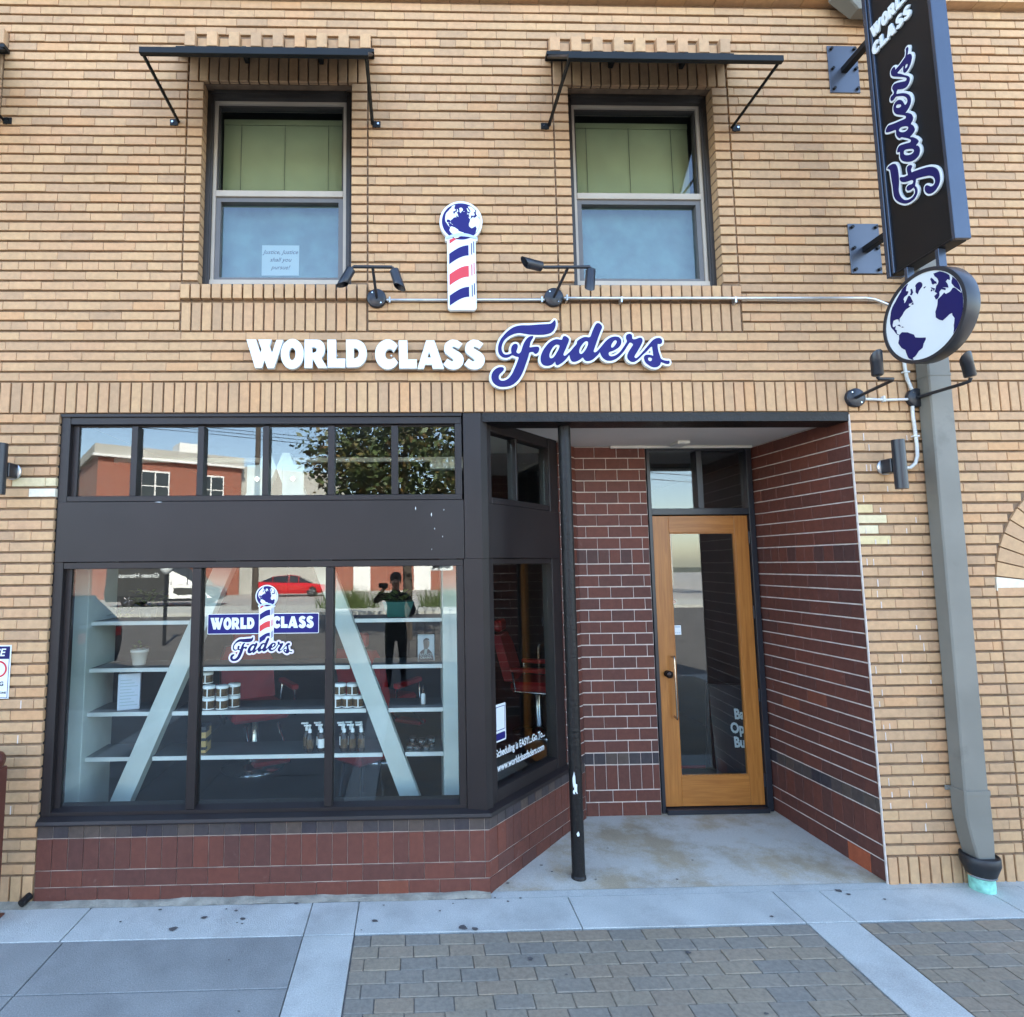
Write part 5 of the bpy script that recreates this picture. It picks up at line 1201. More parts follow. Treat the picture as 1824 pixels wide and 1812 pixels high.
part('bottle_body', MB().lathe([(.015, .0005), (.016, .004), (.016, .065), (.008, .075)], (1.548, .56, SH[2]), 14), 'jar_white', t); part('cap', MB().lathe([(.010, .0755), (.010, .10), (.006, .13), (0, .131)], (1.548, .56, SH[2]), 12), 'amber_bottle', t)
t = thing('framed_book', 'book with a smiling man in a dark suit on its cover, second shelf', 'book', (1.57, .60, SH[1]))
part('book_block', MB().rbox(1.512, 1.632, .588, .612, SH[1] + .001, SH[1] + .185, .002), 'poster_grey', t)
cx, cz, y = 1.57, SH[1], .5868
def flat(pts, y): m = MB(); m.add([(cx + a, y, cz + b) for a, b in pts], [tuple(range(len(pts)))]); return m
part('suit', flat([(-.055, .003), (.055, .003), (.045, .055), (.022, .082), (-.005, .088), (-.035, .07), (-.052, .045)], y), 'ink', t)
part('shirt', flat([(-.012, .05), (.006, .05), (.012, .086), (-.008, .086)], y - .0006), 'paper', t)
part('face', flat([(-.014, .085), (.012, .083), (.024, .105), (.026, .135), (.012, .150), (-.008, .148), (-.018, .125)], y - .0009), 'sash_grey', t)
part('hair', flat([(-.02, .125), (-.016, .150), (.002, .162), (.020, .158), (.028, .142), (.014, .148), (-.008, .146)], y - .0012), 'ink', t)
meshpart('lettering', text_mesh('BARACK\nOBAMA', .024, .0004, .0004, line=.9), 'paper', t, on_wall(cx, y - .0015, cz + .034))
def leafy(mb, c, rx, rz, n, s, dr=.0):
    for i in range(n):
        a = random.uniform(0, 6.283); r = random.random() ** .5; p = Vector((c[0] + rx * r * math.cos(a), c[1] + rx * r * math.sin(a) * .7, c[2] + random.uniform(0, rz) - dr * r))
        d = Vector((math.cos(a), math.sin(a), random.uniform(-.2, .9))).normalized(); sd_ = d.cross(Vector((0, 0, 1))).normalized() * s * .22
        q = p + d * s * .55; e = p + d * s + Vector((0, 0, -s * .15)); mb.add([tuple(p), tuple(q + sd_), tuple(e), tuple(q - sd_)], [(0, 1, 2, 3)])
t = thing('potted_plant', 'small plant in a white clay pot on the second shelf, left of the brace', 'potted plant', (-.46, .60, SH[1]))
part('pot', MB().lathe([(.042, .001), (.056, .085), (.060, .086), (.060, .105), (.054, .105), (.050, .09), (0, .088)], (-.46, .60, SH[1]), 20), 'terracotta_white', t)
m = MB(); leafy(m, (-.46, .60, SH[1] + .1), .03, .05, 16, .05); part('leaves', m, 'leaf', t, kind='stuff')
t = thing('trailing_plant', 'leafy trailing plant in a small pot on the top shelf at the left', 'potted plant', (-.48, .62, SH[0]))
part('pot', MB().lathe([(.05, .001), (.062, .08), (.058, .08), (0, .07)], (-.42, .62, SH[0]), 18), 'black_paint', t)
m = MB(); leafy(m, (-.42, .62, SH[0] + .08), .10, .12, 60, .07); leafy(m, (-.56, .52, SH[0] + .02), .05, .06, 20, .055); part('leaves', m, 'leaf', t, kind='stuff')
t = thing('planter_box', 'teal planter trough with bright green leaves on the top shelf at the right', 'planter', (1.37, .60, SH[0]))
m = MB(); m.loft([[(1.30, .53, SH[0] + .001), (1.45, .53, SH[0] + .001), (1.45, .66, SH[0] + .001), (1.30, .66, SH[0] + .001)], [(1.265, .50, SH[0] + .11), (1.485, .50, SH[0] + .11), (1.485, .69, SH[0] + .11), (1.265, .69, SH[0] + .11)]]); part('trough', m, 'planter_teal', t)
m = MB(); leafy(m, (1.375, .59, SH[0] + .10), .10, .07, 60, .07); part('leaves', m, 'leaf', t, kind='stuff')
# barber chairs
def barber_chair(loc, rz, lab):
    t = thing('barber_chair', lab, 'barber chair', loc, group='red barber chairs', rotz=rz)
    bm_seat = MB().rbox(-.27, .27, -.28, .26, .48, .60, .03); part('seat', bm_seat, 'red_leather', t, local=True)
    m = MB(); m.loft([[(-.26, .22, .60), (.26, .22, .60), (.26, .33, .60), (-.26, .33, .60)], [(-.26, .32, .95), (.26, .32, .95), (.26, .42, .95), (-.26, .42, .95)], [(-.20, .38, 1.10), (.20, .38, 1.10), (.20, .46, 1.10), (-.20, .46, 1.10)]]); part('backrest', m, 'red_leather', t, local=True)
    part('headrest', MB().rbox(-.13, .13, .38, .47, 1.13, 1.26, .02), 'red_leather', t, local=True)
    for s in (-1, 1):
        part('armrest', MB().rbox(s * .33 - .035, s * .33 + .035, -.22, .24, .72, .77, .012), 'red_leather', t, local=True)
        part('arm_frame', MB().tube([(s * .33, -.2, .72), (s * .33, -.22, .5), (s * .30, .2, .5), (s * .33, .22, .72)], .014, 8), 'chrome', t, local=True)
    part('footrest', MB().tube([(-.15, -.28, .45), (-.17, -.55, .22), (.17, -.55, .22), (.15, -.28, .45)], .016, 8), 'chrome', t, local=True)
    part('foot_pad', MB().rbox(-.16, .16, -.64, -.5, .19, .23, .01), 'red_leather', t, local=True)
    part('column', MB().lathe([(.30, 0), (.30, .025), (.08, .06), (.05, .09), (.05, .48)], (0, 0, 0), 24), 'chrome', t, local=True)
barber_chair((-.05, 2.2, .046), .5, 'red barber chair nearest the window, seen behind the left middle pane')
barber_chair((1.15, 2.5, .046), 2.6, 'red barber chair behind the right pane, turned away from the window')
barber_chair((2.9, 3.2, .046), 1.2, 'red barber chair seen through the splayed side window')
t = thing('red_stool', 'low red padded stool on the shop floor behind the right pane', 'stool', (1.05, 1.35, .046), rotz=.8)
part('cushion', MB().rbox(-.17, .17, -.17, .17, .32, .42, .02), 'red_leather', t, local=True)
for a in (-1, 1):
    for b in (-1, 1): part('leg', MB().tube([(a * .13, b * .13, 0), (a * .10, b * .10, .32)], .011, 8), 'chrome', t, local=True)
t = thing('sandwich_board', 'black sandwich board with white letters standing inside the door', 'sign board', (4.415, 1.62, .046), rotz=-.22)
for s in (-1, 1):
    m = MB(); m.loft([[(-.30, s * .20 - .01, .02), (.30, s * .20 - .01, .02), (.30, s * .20 + .01, .02), (-.30, s * .20 + .01, .02)], [(-.30, s * .03 - .01, .82), (.30, s * .03 - .01, .82), (.30, s * .03 + .01, .82), (-.30, s * .03 + .01, .82)]])
    part('board', m, 'black_paint', t, local=True)
tm = text_mesh('Barber\nOpen for\nBusiness', .115, .001, .005, line=1.0, sx=.72); tm.transform(Matrix.Translation((0, -.128, .47)) @ Matrix.Rotation(R_(90 - 12), 4, 'X'))
tm.materials.clear(); tm.materials.append(MATS['white_face']); o = bpy.data.objects.new('lettering', tm); COL.objects.link(o); o.parent = t
t = thing('red_rail', 'red painted handrail inside the shop door', 'rail', (3.95, 1.9, .046))
part('rail', MB().tube([(3.78, 1.9, .05), (3.78, 1.9, 1.55), (3.90, 1.9, 1.60), (3.98, 1.95, 1.58)], .018, 10), 'red_leather', t); part('base_bar', MB().tube([(3.50, 1.9, .075), (4.2, 1.9, .075)], .014, 8), 'red_leather', t)
# ---- what is stuck on the glass
dc = thing('window_decal', 'barber pole window sticker with blue WORLD CLASS banners and Faders script on the middle pane', 'sticker', (.55, .05, 1.34))
GYD = .0665
def at_glass(x, z): k = 1 + .066 / 3.768; return 1.477 + (x - 1.477) * k, 1.953 + (z - 1.953) * k
k = 1 + .066 / 3.768
x0, z0 = at_glass(.213, 1.663); x1, z1 = at_glass(.897, 1.539)
def rr(w, h, r, n=5):
    out = []
    for cx_, cy_, a0 in ((w - r, h - r, 0), (r, h - r, 90), (r, r, 180), (w - r, r, 270)):
        for i in range(n + 1): a = R_(a0 + 90 * i / n); out.append((cx_ + r * math.cos(a), cy_ + r * math.sin(a)))
    return out
bw, bh = x1 - x0, z0 - z1
meshpart('banner_border', plate([rr(bw, bh, .008)], .0004), 'white_face', dc, on_wall(x0, GYD, z1))
meshpart('banner', plate([[(a + .004, b + .004) for a, b in rr(bw - .008, bh - .008, .005)]], .0004), 'blue_face', dc, on_wall(x0, GYD - .0005, z1))
def word_on(word, x, zt, w, h, y, mt, parent):
    lay = []; tot = 0
    for ch in word:
        ww = {'W': 517, 'O': 324, 'R': 327, 'L': 257, 'D': 298, 'C': 320, 'A': 380, 'S': 278}[ch]; lay.append((ch, tot)); tot += ww + 12
    s = w / tot
    for ch, xx in lay: meshpart('letter', plate(letter_loops(ch, s, h / 400), .0003), mt, parent, on_wall(x + xx * s, y, zt))
word_on('WORLD', x0 + .018, z0 - .024, .276, .072, GYD - .001, 'white_face', dc)
word_on('CLASS', x0 + .402, z0 - .020, .262, .072, GYD - .001, 'white_face', dc)
gx, gz = at_glass(.574, 1.768)
pole_art(dc, on_wall(gx, GYD - .0025, gz), .0925 * k, ('white_face', 'blue_face', 'red_face', 'pale_blue_face'), raised=.0008)
sx_, sz_ = at_glass(.352, 1.353)
s = .398 * k / 3330
ox, oz = at_glass(.340, 1.535)
for lp, mt, yy in ((SCR_FAT2, 'white_face', -.0085), (SCR_FAT, 'pink_line', -.0090), (SCR_MID, 'white_face', -.0095), (SCRIPT, 'navy_face', -.0100)):
    meshpart('script_layer', plate(sc(lp, s), .0003), mt, dc, on_wall(ox, GYD + yy, oz))
# lettering on the splayed pane
def on_ch(u, z, w): q = chp(u, w, z); return Matrix.Translation(q) @ Matrix.Rotation(math.atan2(U.y, U.x), 4, 'Z') @ Matrix.Rotation(R_(90), 4, 'X')
wl = thing('window_lettering', 'white lettering about scheduling with a web address low on the splayed window', 'lettering', chp(.5, .058, .62))
meshpart('text_line', text_mesh('Scheduling is EASY!...Go To...', .066, .0004, .0016, align='LEFT', sx=.80), 'white_face', wl, on_ch(.172, .745, .0585))
meshpart('text_line', text_mesh('www.worldclassfaders.com', .066, .0004, .0016, align='LEFT', sx=.82), 'white_face', wl, on_ch(.190, .655, .0585))
bs_ = thing('booking_sticker', 'white sticker with a blue band on the splayed window above the lettering', 'sticker', chp(.2, .058, .80))
meshpart('panel', plate([rr(.125, .235, .008)], .0004), 'white_face', bs_, on_ch(.172, .815, .0588))
meshpart('band', plate([rr(.105, .045, .01)], .0004), 'blue_face', bs_, on_ch(.182, .825, .0582)); meshpart('outline', plate([rr(.105, .150, .006), [(a + .004, b + .004) for a, b in rr(.097, .142, .005)]], .0004), 'blue_face', bs_, on_ch(.182, .885, .0582))
ds = thing('door_sticker', 'small white notice sticker inside the door glass beside the handle', 'sticker', (3.60, 1.05, 1.39))
part('panel', MB().box(d0 + .150, d0 + .205, dy + .0185, dy + .0195, 1.375, 1.45), 'white_face', ds); part('print', MB().box(d0 + .156, d0 + .199, dy + .0175, dy + .0182, 1.432, 1.444).box(d0 + .156, d0 + .166, dy + .0175, dy + .0182, 1.386, 1.396).box(d0 + .172, d0 + .182, dy + .0175, dy + .0182, 1.386, 1.396).box(d0 + .188, d0 + .198, dy + .0175, dy + .0182, 1.386, 1.396), 'poster_grey', ds)
pn = thing('paper_notice', 'sheet of paper with italic words taped inside the left upstairs window', 'paper notice', (.64, .22, 3.86))
part('sheet', MB().box(.442, .700, .2255, .2275, 3.963, 4.184), 'paper', pn)
for i, tx in enumerate(('Justice, Justice', 'shall you', 'pursue!')): meshpart('lettering', text_mesh(tx, .042, .0004, .0004, .35), 'ink', pn, on_wall(.571, .2245, 4.133 - i * .056))

# ================================================================== THE STREET BEHIND THE CAMERA, SEEN IN THE GLASS
A = Vector((-19.2, -35.5, 0)); B = Vector((-5.2, -45.5, 0)); dv = (B - A); Lb = dv.length; rz = math.atan2(dv.y, dv.x)
ob = thing('opposite_building', 'red brick building with pale parapet across the street, mirrored in the transom panes', 'building', A, rotz=rz + math.pi)
# local frame: x runs from A away (negative side), front faces +Y of the street
def lb(x0, x1, y0, y1, z0, z1): return MB().rbox(-x1, -x0, y0, y1, z0, z1, .01)
part('wall', lb(0, 9.6, 0, 12, -.15, 9.45), 'far_brick', ob, local=True); part('parapet', lb(-.25, 9.7, -.25, 12.2, 9.45, 10.1), 'far_grey', ob, local=True); part('cornice', lb(-.35, 9.75, -.35, -.005, 9.28, 9.445), 'far_white', ob, local=True)
part('annex_wall', lb(9.75, 19, .6, 12, -.15, 9.6), 'far_grey', ob, local=True)
part('roof_unit', lb(5.6, 7.2, 2, 4, 10.1, 11.2), 'far_white', ob, local=True)
for fx in (2.6, 6.4):
    for fz in (6.5, 2.4):
        w = part('window', lb(fx, fx + 1.9, -.06, .1, fz, fz + 2.1), 'far_white', ob, local=True)
        for i in range(2):
            for j in range(2): part('pane', lb(fx + .1 + i * .9, fx + .9 + i * .9, -.08, -.062, fz + .10 + j * .98, fz + 1.0 + j * .98), 'car_glass', w, local=True)
o2 = thing('low_brick_shop', 'low orange brick shop with doors far across the street', 'building', (1.0, -46, 0), rotz=math.pi)
part('wall', MB().box(-9, 11, 0, 8, -.15, 4.2), 'far_brick', o2, local=True); part('parapet', MB().box(-9.1, 11.1, -.1, 8.1, 4.2, 4.7), 'far_grey', o2, local=True)
for x in (-6, -2, 3, 7): part('door', MB().box(x, x + 1.4, -.06, .0, -.15, 2.4), 'far_white', o2, local=True)
o3 = thing('pale_house', 'pale rendered house far behind the tree across the street', 'building', (18, -50, 0), rotz=math.pi)
part('wall', MB().box(-8, 8, 0, 9, -.15, 6), 'far_grey', o3, local=True); part('roof', MB().box(-8.3, 8.3, -.3, 9.3, 6, 6.4), 'far_roof', o3, local=True)
for x in (-5, -1, 3): part('window', MB().box(x, x + 1.4, -.05, 0, 2.6, 4.4), 'car_glass', o3, local=True)
def tree(name, loc, h0, r, hh, n, label, cat='tree', leaf=.19, group=None, nc=46):
    t = thing(name, label, cat, loc, group)
    rnd = random.Random(int(loc[0] * 31 + loc[1] * 7)); m = MB(); x, y, z = loc
    m.tube([(x, y, z - .1), (x + .05, y, z + h0 * .6), (x - .04, y + .05, z + h0 + hh * .35), (x + .05, y, z + h0 + hh * .8)], [.17, .13, .10, .03], 10)
    ends = []
    for i in range(9):
        a = rnd.uniform(0, 6.283); zz = z + h0 * rnd.uniform(.75, 1.3); L = r * rnd.uniform(.55, .9); e = (x + L * math.cos(a), y + L * math.sin(a), zz + hh * rnd.uniform(.25, .6)); ends.append(e)
        m.tube([(x, y, zz), ((x + e[0]) / 2, (y + e[1]) / 2, (zz + e[2]) / 2 + .15), e], [.06, .04, .012], 6)
    part('trunk', m, 'bark', t)
    lf = MB(); cl = []
    for i in range(nc):
        a = rnd.uniform(0, 6.283); u = rnd.uniform(-1, 1); q = rnd.random() ** .4; cl.append((x + r * q * math.cos(a) * math.sqrt(1 - u * u), y + r * q * math.sin(a) * math.sqrt(1 - u * u), z + h0 + hh / 2 + hh / 2 * u * q, r * rnd.uniform(.2, .34)))
    for i in range(n):
        c = cl[i % len(cl)]; v = Vector((rnd.gauss(0, 1), rnd.gauss(0, 1), rnd.gauss(0, 1))).normalized() * c[3] * rnd.random() ** .45
        p = Vector(c[:3]) + v; d = Vector((rnd.gauss(0, 1), rnd.gauss(0, 1), rnd.gauss(0, .7))).normalized(); s_ = d.cross(Vector((rnd.gauss(0, 1), rnd.gauss(0, 1), 1))).normalized()
        l = leaf * rnd.uniform(.6, 1.2); lf.add([tuple(p - d * l * .5), tuple(p + s_ * l * .26), tuple(p + d * l * .5), tuple(p - s_ * l * .26)], [(0, 1, 2, 3)])
    part('crown', lf, 'tree_leaf', t)
tree('street_tree', (1.3, -13.0, 0), 2.2, 3.0, 5.6, 9000, 'broad leafed tree with browning leaves, mirrored in the right transom panes', leaf=.24, nc=70)
for i, (x, y, h0, r, hh, l) in enumerate([(-23.5, -31, 1.6, 2.6, 5.5, 'far green tree left of the brick building'), (9.5, -36, 1.5, 3.2, 6, 'far green tree right of the low brick shop'), (-30, -44, 1.5, 4, 7, 'large far tree at the end of the street'), (24, -30, 2, 3.4, 6, 'far street tree to the right of the parked cars')]):
    tree('street_tree', (x, y, 0), h0, r, hh, 2600, l, leaf=.34, group='trees across the street')
for x, y, l in ((-1.5, -24.3, 'grassy planting clump by the far pavement, left'), (3.2, -24.6, 'grassy planting clump by the far pavement, right'), (-17, -26.0, 'yellow green shrub beside the brick building')):
    t = thing('ornamental_grass', l, 'plant', (x, y, 0), group='planting along the far pavement'); m = MB()
    for i in range(420):
        a = random.uniform(0, 6.283); rr_ = random.random() * 1.5; p = Vector((x + rr_ * math.cos(a), y + rr_ * math.sin(a) * .5, 0)); e = p + Vector((random.gauss(0, .25), random.gauss(0, .25), random.uniform(.5, 1.1)))
        m.add([tuple(p), tuple(p + Vector((.035, .02, 0))), tuple(e)], [(0, 1, 2)])
    part('blades', m, 'leaf', t, kind='stuff')
def wheel(t, x, y, r, w, s):
    m = MB(); m.xf = lambda a, b, c: (x + a, y + s * c, r + b); m.lathe([(r * .62, 0), (r * .97, 0), (r, w * .15), (r, w * .9), (r * .9, w), (r * .62, w)], (0, 0, -w), 28); wo = part('wheel', m, 'tyre', t, local=True)
    m = MB(); m.xf = lambda a, b, c: (x + a, y + s * c, r + b); m.lathe([(0, -.03), (r * .15, -.02), (r * .6, -.045), (r * .63, -.01)], (0, 0, 0), 28)
    for i in range(5): a = 2 * math.pi * i / 5; m.tube([(r * .12 * math.cos(a), r * .12 * math.sin(a), -.005), (r * .6 * math.cos(a), r * .6 * math.sin(a), -.012)], r * .07, 6)
    part('rim', m, 'chrome', wo, local=True)
def car(name, label, cat, loc, rz, paint, L, W, prof, roof, wheels, wr, lamps=True, glass=True):
    """prof: (x, z_bottom, z_belt, half width); roof: (x, z, half width) greenhouse rings"""
    t = thing(name, label, cat, loc, rotz=rz)
    rings = []
    for x, zb, zt, hw in prof:
        rings.append([(x, -hw * .92, zb), (x, -hw, zb + (zt - zb) * .35), (x, -hw * .99, zb + (zt - zb) * .75), (x, -hw * .86, zt), (x, hw * .86, zt), (x, hw * .99, zb + (zt - zb) * .75), (x, hw, zb + (zt - zb) * .35), (x, hw * .92, zb)])
    m = MB(); m.loft(rings, smooth=False); part('body', m, paint, t, local=True)
    g = MB(); gr_ = []
    for x, z0_, z1_, hw0, hw1 in roof: gr_.append([(x, -hw0, z0_), (x, -hw1, z1_), (x, hw1, z1_), (x, hw0, z0_)])
    g.loft(gr_); part('cabin_glass', g, 'car_glass', t, local=True)
    rf = MB(); rr2 = [q for q in roof if q[2] - q[1] > .3]
    rf.loft([[(q[0], -q[4] - .012, q[2] - .05), (q[0], -q[4] * .85, q[2] + .02), (q[0], q[4] * .85, q[2] + .02), (q[0], q[4] + .012, q[2] - .05)] for q in rr2]); part('roof', rf, paint, t, local=True)
    for x in [q[0] for q in rr2]:
        for s in (-1, 1):
            q = [k for k in roof if k[0] == x][0]; part('pillar', MB().tube([(x, s * (q[3] + .005), q[1]), (x, s * (q[4] + .008), q[2])], .035, 4), paint, t, local=True)
    for x in wheels:
        for s in (-1, 1): wheel(t, x, s * prof[2][3] * .985, wr, .2, s)
    if lamps:
        for s in (-1, 1):
            part('tail_lamp', MB().rbox(prof[0][0] - .015, prof[0][0] + .05, s * prof[0][3] * .8 - .1, s * prof[0][3] * .8 + .1, prof[0][2] - .25, prof[0][2] - .08, .01), 'tail_red', t, local=True)
            part('headlight', MB().rbox(prof[-1][0] - .05, prof[-1][0] + .015, s * prof[-1][3] * .75 - .12, s * prof[-1][3] * .75 + .12, prof[-1][2] - .16, prof[-1][2] - .04, .01), 'far_white', t, local=True)
    return t
car('red_car', 'red saloon car parked across the street, mirrored in the middle pane', 'car', (-6.9, -38.2, -.12), -.06, 'car_red', 4.7, 1.9,
    [(-2.3, .45, .95, .75), (-2.1, .25, 1.02, .88), (-1.2, .2, .98, .92), (0, .2, .95, .93), (1.1, .2, .93, .92), (2.1, .25, .78, .86), (2.35, .4, .65, .7)], [(-2.0, .98, 1.02, .78, .74), (-1.2, .97, 1.36, .80, .60), (-.1, .95, 1.45, .82, .60), (.55, .94, 1.36, .82, .60), (1.35, .92, .96, .80, .74)], (-1.42, 1.45), .34)
vn = car('box_van', 'dark panel van with a white cab parked across the street, mirrored in the left pane', 'van', (-11.6, -28.8, -.12), -.10, 'van_dark', 5.6, 2.1,
    [(-2.9, .4, 1.15, .98), (-2.8, .3, 1.2, 1.02), (-1, .3, 1.2, 1.04), (.8, .3, 1.2, 1.04), (1.6, .3, 1.15, 1.02), (2.6, .3, 1.0, .98), (2.85, .45, .9, .85)], [(-2.85, 1.15, 1.2, .98, .95), (-2.8, 1.15, 2.1, 1.0, .9), (.4, 1.15, 2.15, 1.02, .9), (1.2, 1.15, 2.05, 1.0, .86), (2.15, 1.05, 1.1, .95, .9)], (-1.7, 1.9), .37)
for s in (-1, 1):
    part('side_panel', MB().box(-2.75, .3, s * 1.045 - .012, s * 1.045 + .012, .62, 2.05), 'van_dark', vn, local=True); part('white_wrap', MB().loft([[(.32, s * 1.048 - .014, .45), (.32, s * 1.048 + .014, .45), (.15, s * 1.02 + .014, 2.0), (.15, s * 1.02 - .014, 2.0)], [(2.45, s * 1.0 - .014, .45), (2.45, s * 1.0 + .014, .45), (1.1, s * .95 + .014, 1.55), (1.1, s * .95 - .014, 1.55)]]), 'van_white', vn, local=True)
    tm = text_mesh('Green Heroes', .34, .004, .004); tm.transform(Matrix.Translation((-1.2, s * 1.062, 1.65)) @ Matrix.Rotation(0 if s < 0 else math.pi, 4, 'Z') @ Matrix.Rotation(R_(90), 4, 'X'))
    tm.materials.clear(); tm.materials.append(MATS['white_face']); o = bpy.data.objects.new('lettering', tm); COL.objects.link(o); o.parent = vn
car('dark_suv', 'dark blue estate car at the near kerb, mirrored at the left of the shop window', 'car', (-6.4, -7.2, -.13), math.pi, 'car_navy', 4.6, 1.9,
    [(-2.25, .5, 1.05, .8), (-2.15, .3, 1.1, .9), (-1.2, .25, 1.08, .94), (0, .25, 1.05, .95), (1.1, .25, 1.05, .94), (2.1, .3, .92, .88), (2.3, .45, .8, .72)], [(-2.15, 1.08, 1.12, .84, .8), (-1.75, 1.08, 1.55, .85, .68), (-.3, 1.05, 1.68, .86, .68), (.6, 1.05, 1.6, .86, .66), (1.35, 1.04, 1.08, .84, .78)], (-1.4, 1.42), .36)
car('grey_car', 'grey car in the car park far behind, mirrored in the door glass', 'car', (13.5, -28.8, -.12), R_(8), 'van_dark', 4.6, 1.9,
    [(-2.25, .45, .95, .75), (-2.1, .25, 1.0, .88), (-1.2, .2, .98, .92), (0, .2, .95, .93), (1.1, .2, .93, .92), (2.1, .25, .80, .86), (2.3, .4, .68, .7)], [(-2.0, .98, 1.02, .78, .74), (-1.4, .97, 1.4, .80, .60), (-.1, .95, 1.48, .82, .60), (.5, .94, 1.4, .82, .60), (1.3, .92, .96, .80, .74)], (-1.4, 1.42), .34)
# arched wire fence, poles, sign, wires
t = thing('wire_fence', 'low black fence of round arches along the kerb, mirrored in the glass', 'fence', (3.5, -9.9, 0))
for i in range(26):
    x = 1.1 + i * .19; z1 = 1.02
    part('hoop', MB().tube([(x - .08, -9.9, -.13), (x - .08, -9.9, z1 - .1), (x - .055, -9.9, z1 - .03), (x, -9.9, z1), (x + .055, -9.9, z1 - .03), (x + .08, -9.9, z1 - .1), (x + .08, -9.9, -.13)], .008, 5), 'black_paint', t)
part('rail', MB().tube([(1.0, -9.9, .25), (6.0, -9.9, .25)], .010, 6), 'black_paint', t)
t = thing('utility_pole', 'dark wooden utility pole across the street, mirrored in the middle pane', 'pole', (-5.6, -23.4, 0))
part('pole', MB().tube([(-5.6, -23.4, -.1), (-5.6, -23.4, 9.5)], [.15, .11], 12), 'bark', t); part('cross_arm', MB().rbox(-6.7, -4.5, -23.46, -23.34, 8.6, 8.75, .01), 'bark', t)
for i in range(3): tag(part('power_line', MB().tube([(-42, -33, 13.0 + .5 * i), (-8.4, -23.3 - .4 * i, 8.1 + .22 * i), (-2.1, -22.5 - .4 * i, 7.25 + .25 * i), (14, -19, 5.3 + .3 * i)], .016, 5), 'black_paint'), ['lowest power line', 'middle power line', 'highest power line'][i] + ' running past the brick building into the tree', 'power line', 'power lines across the street')
t = thing('utility_pole', 'pale thin pole far right, mirrored in the pane above the door', 'pole', (9.6, -21.0, 0)); part('pole', MB().tube([(9.6, -21, -.1), (9.75, -21, 11)], [.14, .10], 12), 'kerb', t)
t = thing('one_way_sign', 'white one way arrow sign on a thin post, mirrored in the right pane', 'road sign', (2.25, -11.9, 0))
part('post', MB().tube([(2.25, -11.9, -.13), (2.25, -11.9, 2.4)], .025, 8), 'conduit_metal', t); part('plate', MB().rbox(1.95, 2.55, -11.87, -11.86, 1.80, 2.0, .003), 'white_face', t);
m = MB(); m.add([(2.5, -11.856, 1.9), (2.38, -11.856, 1.96), (2.38, -11.856, 1.925), (2.02, -11.856, 1.925), (2.02, -11.856, 1.875), (2.38, -11.856, 1.875), (2.38, -11.856, 1.84)], [(0, 1, 2, 3, 4, 5, 6)]); part('arrow', m, 'ink', t)
t = thing('globe_lamp', 'globe street lamp on a dark post, mirrored in the left pane', 'street lamp', (-5.2, -12.6, 0))
part('post', MB().tube([(-5.2, -12.6, -.13), (-5.2, -12.6, 1.75)], .05, 10), 'black_paint', t); part('globe', MB().lathe([(.04, 0), (.13, .08), (.16, .18), (.12, .29), (0, .34)], (-5.2, -12.6, 1.75), 20), 'white_face', t)
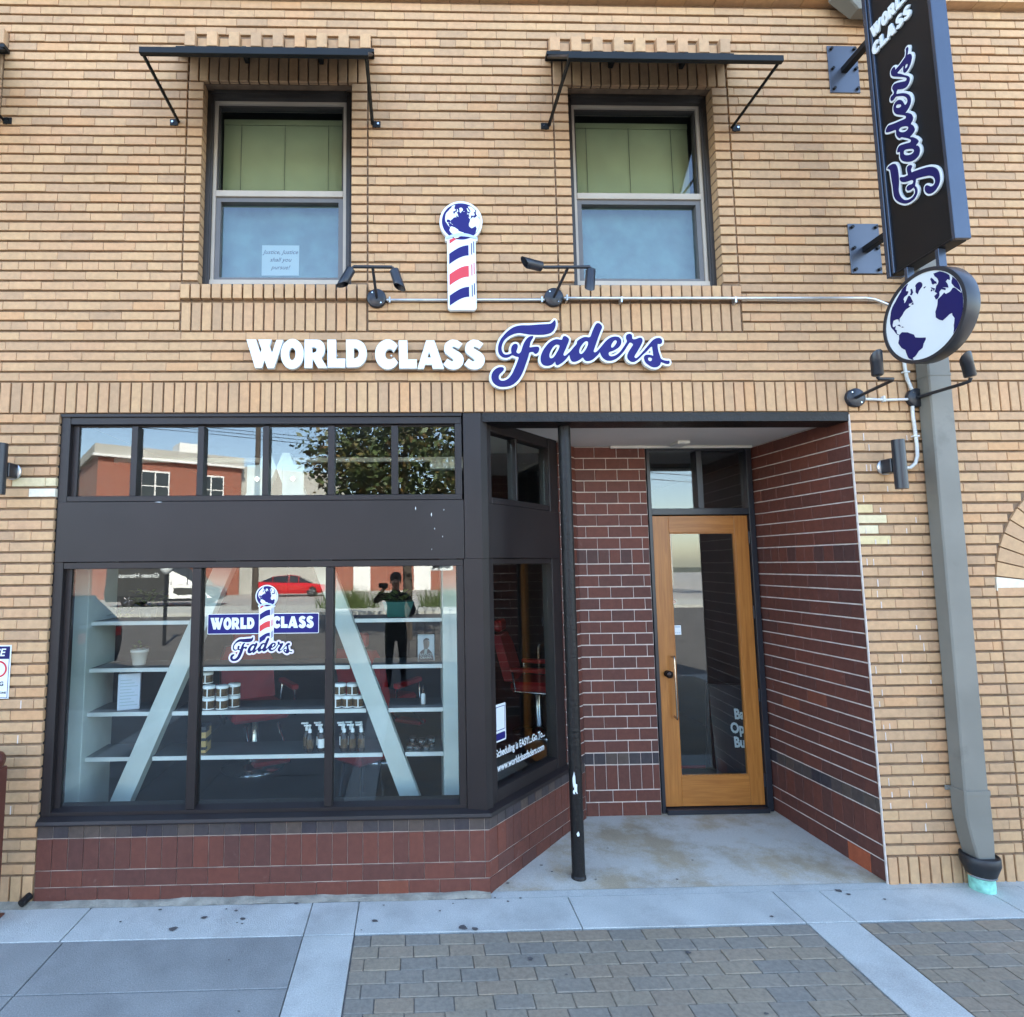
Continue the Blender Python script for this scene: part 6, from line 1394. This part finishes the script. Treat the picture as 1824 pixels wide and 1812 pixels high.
# the person who stands mirrored in the right pane
def person(loc, rz):
    t = thing('person', 'person in dark clothes and an apron holding up a phone, mirrored in the right pane', 'person', loc, rotz=rz)
    J = {'pel': (0, 0, .98, .15, .115), 'wst': (0, .01, 1.12, .145, .11), 'chs': (0, .01, 1.34, .175, .125), 'nk0': (0, .0, 1.50, .075, .07), 'nk1': (0, -.015, 1.57, .058, .06), 'hd0': (0, -.03, 1.66, .078, .095), 'hd1': (0, -.02, 1.76, .07, .085),
         'shL': (-.19, .0, 1.45, .068, .065), 'elL': (-.30, -.04, 1.20, .05, .05), 'wrL': (-.20, -.22, 1.08, .032, .03), 'haL': (-.16, -.28, 1.08, .038, .022),
         'shR': (.19, .0, 1.45, .068, .065), 'elR': (.34, -.16, 1.36, .05, .05), 'wrR': (.20, -.36, 1.54, .032, .03), 'haR': (.17, -.40, 1.60, .036, .022),
         'hpL': (-.095, 0, .90, .105, .11), 'knL': (-.11, -.02, .50, .068, .072), 'anL': (-.12, .02, .10, .046, .05), 'toL': (-.14, -.17, .035, .042, .034), 'hpR': (.095, 0, .90, .105, .11), 'knR': (.11, -.02, .50, .068, .072), 'anR': (.12, .02, .10, .046, .05), 'toR': (.14, -.17, .035, .042, .034)}
    E = [('pel', 'wst'), ('wst', 'chs'), ('chs', 'nk0'), ('nk0', 'nk1'), ('nk1', 'hd0'), ('hd0', 'hd1'), ('chs', 'shL'), ('shL', 'elL'), ('elL', 'wrL'), ('wrL', 'haL'), ('chs', 'shR'), ('shR', 'elR'), ('elR', 'wrR'), ('wrR', 'haR'), ('pel', 'hpL'), ('hpL', 'knL'), ('knL', 'anL'), ('anL', 'toL'), ('pel', 'hpR'), ('hpR', 'knR'), ('knR', 'anR'), ('anR', 'toR')]
    for s, h in (('L', 'haL'), ('R', 'haR')):
        p = Vector(J[h][:3]); d = (p - Vector(J['wr' + s][:3])).normalized(); side = d.cross(Vector((0, 1, .3))).normalized()
        for i, (o, l) in enumerate(((-.024, .055), (-.008, .066), (.008, .062), (.024, .048))):
            a = p + side * o + d * .02; J[f'f{s}{i}a'] = (*(a + d * l * .5), .010, .010); J[f'f{s}{i}b'] = (*(a + d * l + Vector((0, -.02, 0))), .008, .008); E += [(h, f'f{s}{i}a'), (f'f{s}{i}a', f'f{s}{i}b')]
        a = p + side * .045; J[f't{s}'] = (*(a + d * .01), .011, .011); E.append((h, f't{s}'))
    ks = list(J); me = bpy.data.meshes.new('body'); me.from_pydata([J[k][:3] for k in ks], [(ks.index(a), ks.index(b)) for a, b in E], [])
    o = bpy.data.objects.new('body', me); COL.objects.link(o); sk = o.modifiers.new('skin', 'SKIN')
    for i, k in enumerate(ks): v = me.skin_vertices[0].data[i]; v.radius = J[k][3:]; v.use_root = (k == 'pel')
    o.modifiers.new('sub', 'SUBSURF').levels = 2
    dg = bpy.context.evaluated_depsgraph_get(); m2 = bpy.data.meshes.new_from_object(o.evaluated_get(dg)); bpy.data.objects.remove(o)
    for mt in ('cloth_dark', 'cloth_black', 'skin'): m2.materials.append(MATS[mt])
    for p in m2.polygons:
        c = p.center; p.use_smooth = True
        hand = (Vector(c) - Vector(J['haL'][:3])).length < .10 or (Vector(c) - Vector(J['haR'][:3])).length < .10
        p.material_index = 2 if (c.z > 1.535 and abs(c.x) < .13 and c.y > -.2) or hand else (1 if c.z < 1.0 and abs(c.x) < .26 and c.y > -.21 else 0)
    b = bpy.data.objects.new('body', m2); COL.objects.link(b); b.parent = t
    m = MB(); m.lathe([(.088, .0), (.098, .05), (.09, .10), (.055, .14), (0, .15)], (0, -.005, 1.69), 16); part('hair', m, 'hair', t, local=True)
    part('nose', MB().tube([(0, -.118, 1.685), (0, -.142, 1.655)], [.010, .016], 8), 'skin', t, local=True)
    for s in (-1, 1): part('eye', MB().lathe([(.0, -.012), (.011, 0), (0, .012)], (s * .032, -.118, 1.70), 8), 'ink', t, local=True); part('ear', MB().rbox(s * .084 - .01, s * .084 + .01, -.03, .01, 1.64, 1.71, .004), 'skin', t, local=True)
    part('mouth', MB().rbox(-.024, .024, -.124, -.112, 1.615, 1.625, .002), 'tail_red', t, local=True)
    m = MB(); m.loft([[(-.16, -.155, z), (.16, -.155, z), (.17, -.12, z), (-.17, -.12, z)] for z in (.72, 1.0)] + [[(-.12, -.165, 1.40), (.12, -.165, 1.40), (.12, -.13, 1.40), (-.12, -.13, 1.40)]]); part('apron', m, 'apron', t, local=True)
    for s in (-1, 1): part('shoe', MB().rbox(s * .135 - .052, s * .135 + .052, -.22, .08, .0, .085, .02), 'cloth_black', t, local=True)
    ph = thing('phone', 'dark phone held up by the person mirrored in the right pane', 'phone', Vector(loc) + Vector((-.185, .46, 1.63))); part('case', MB().rbox(-.075, .075, -.005, .005, -.038, .038, .004), 'black_paint', ph, local=True)
person((1.20, -6.15, .002), math.pi)
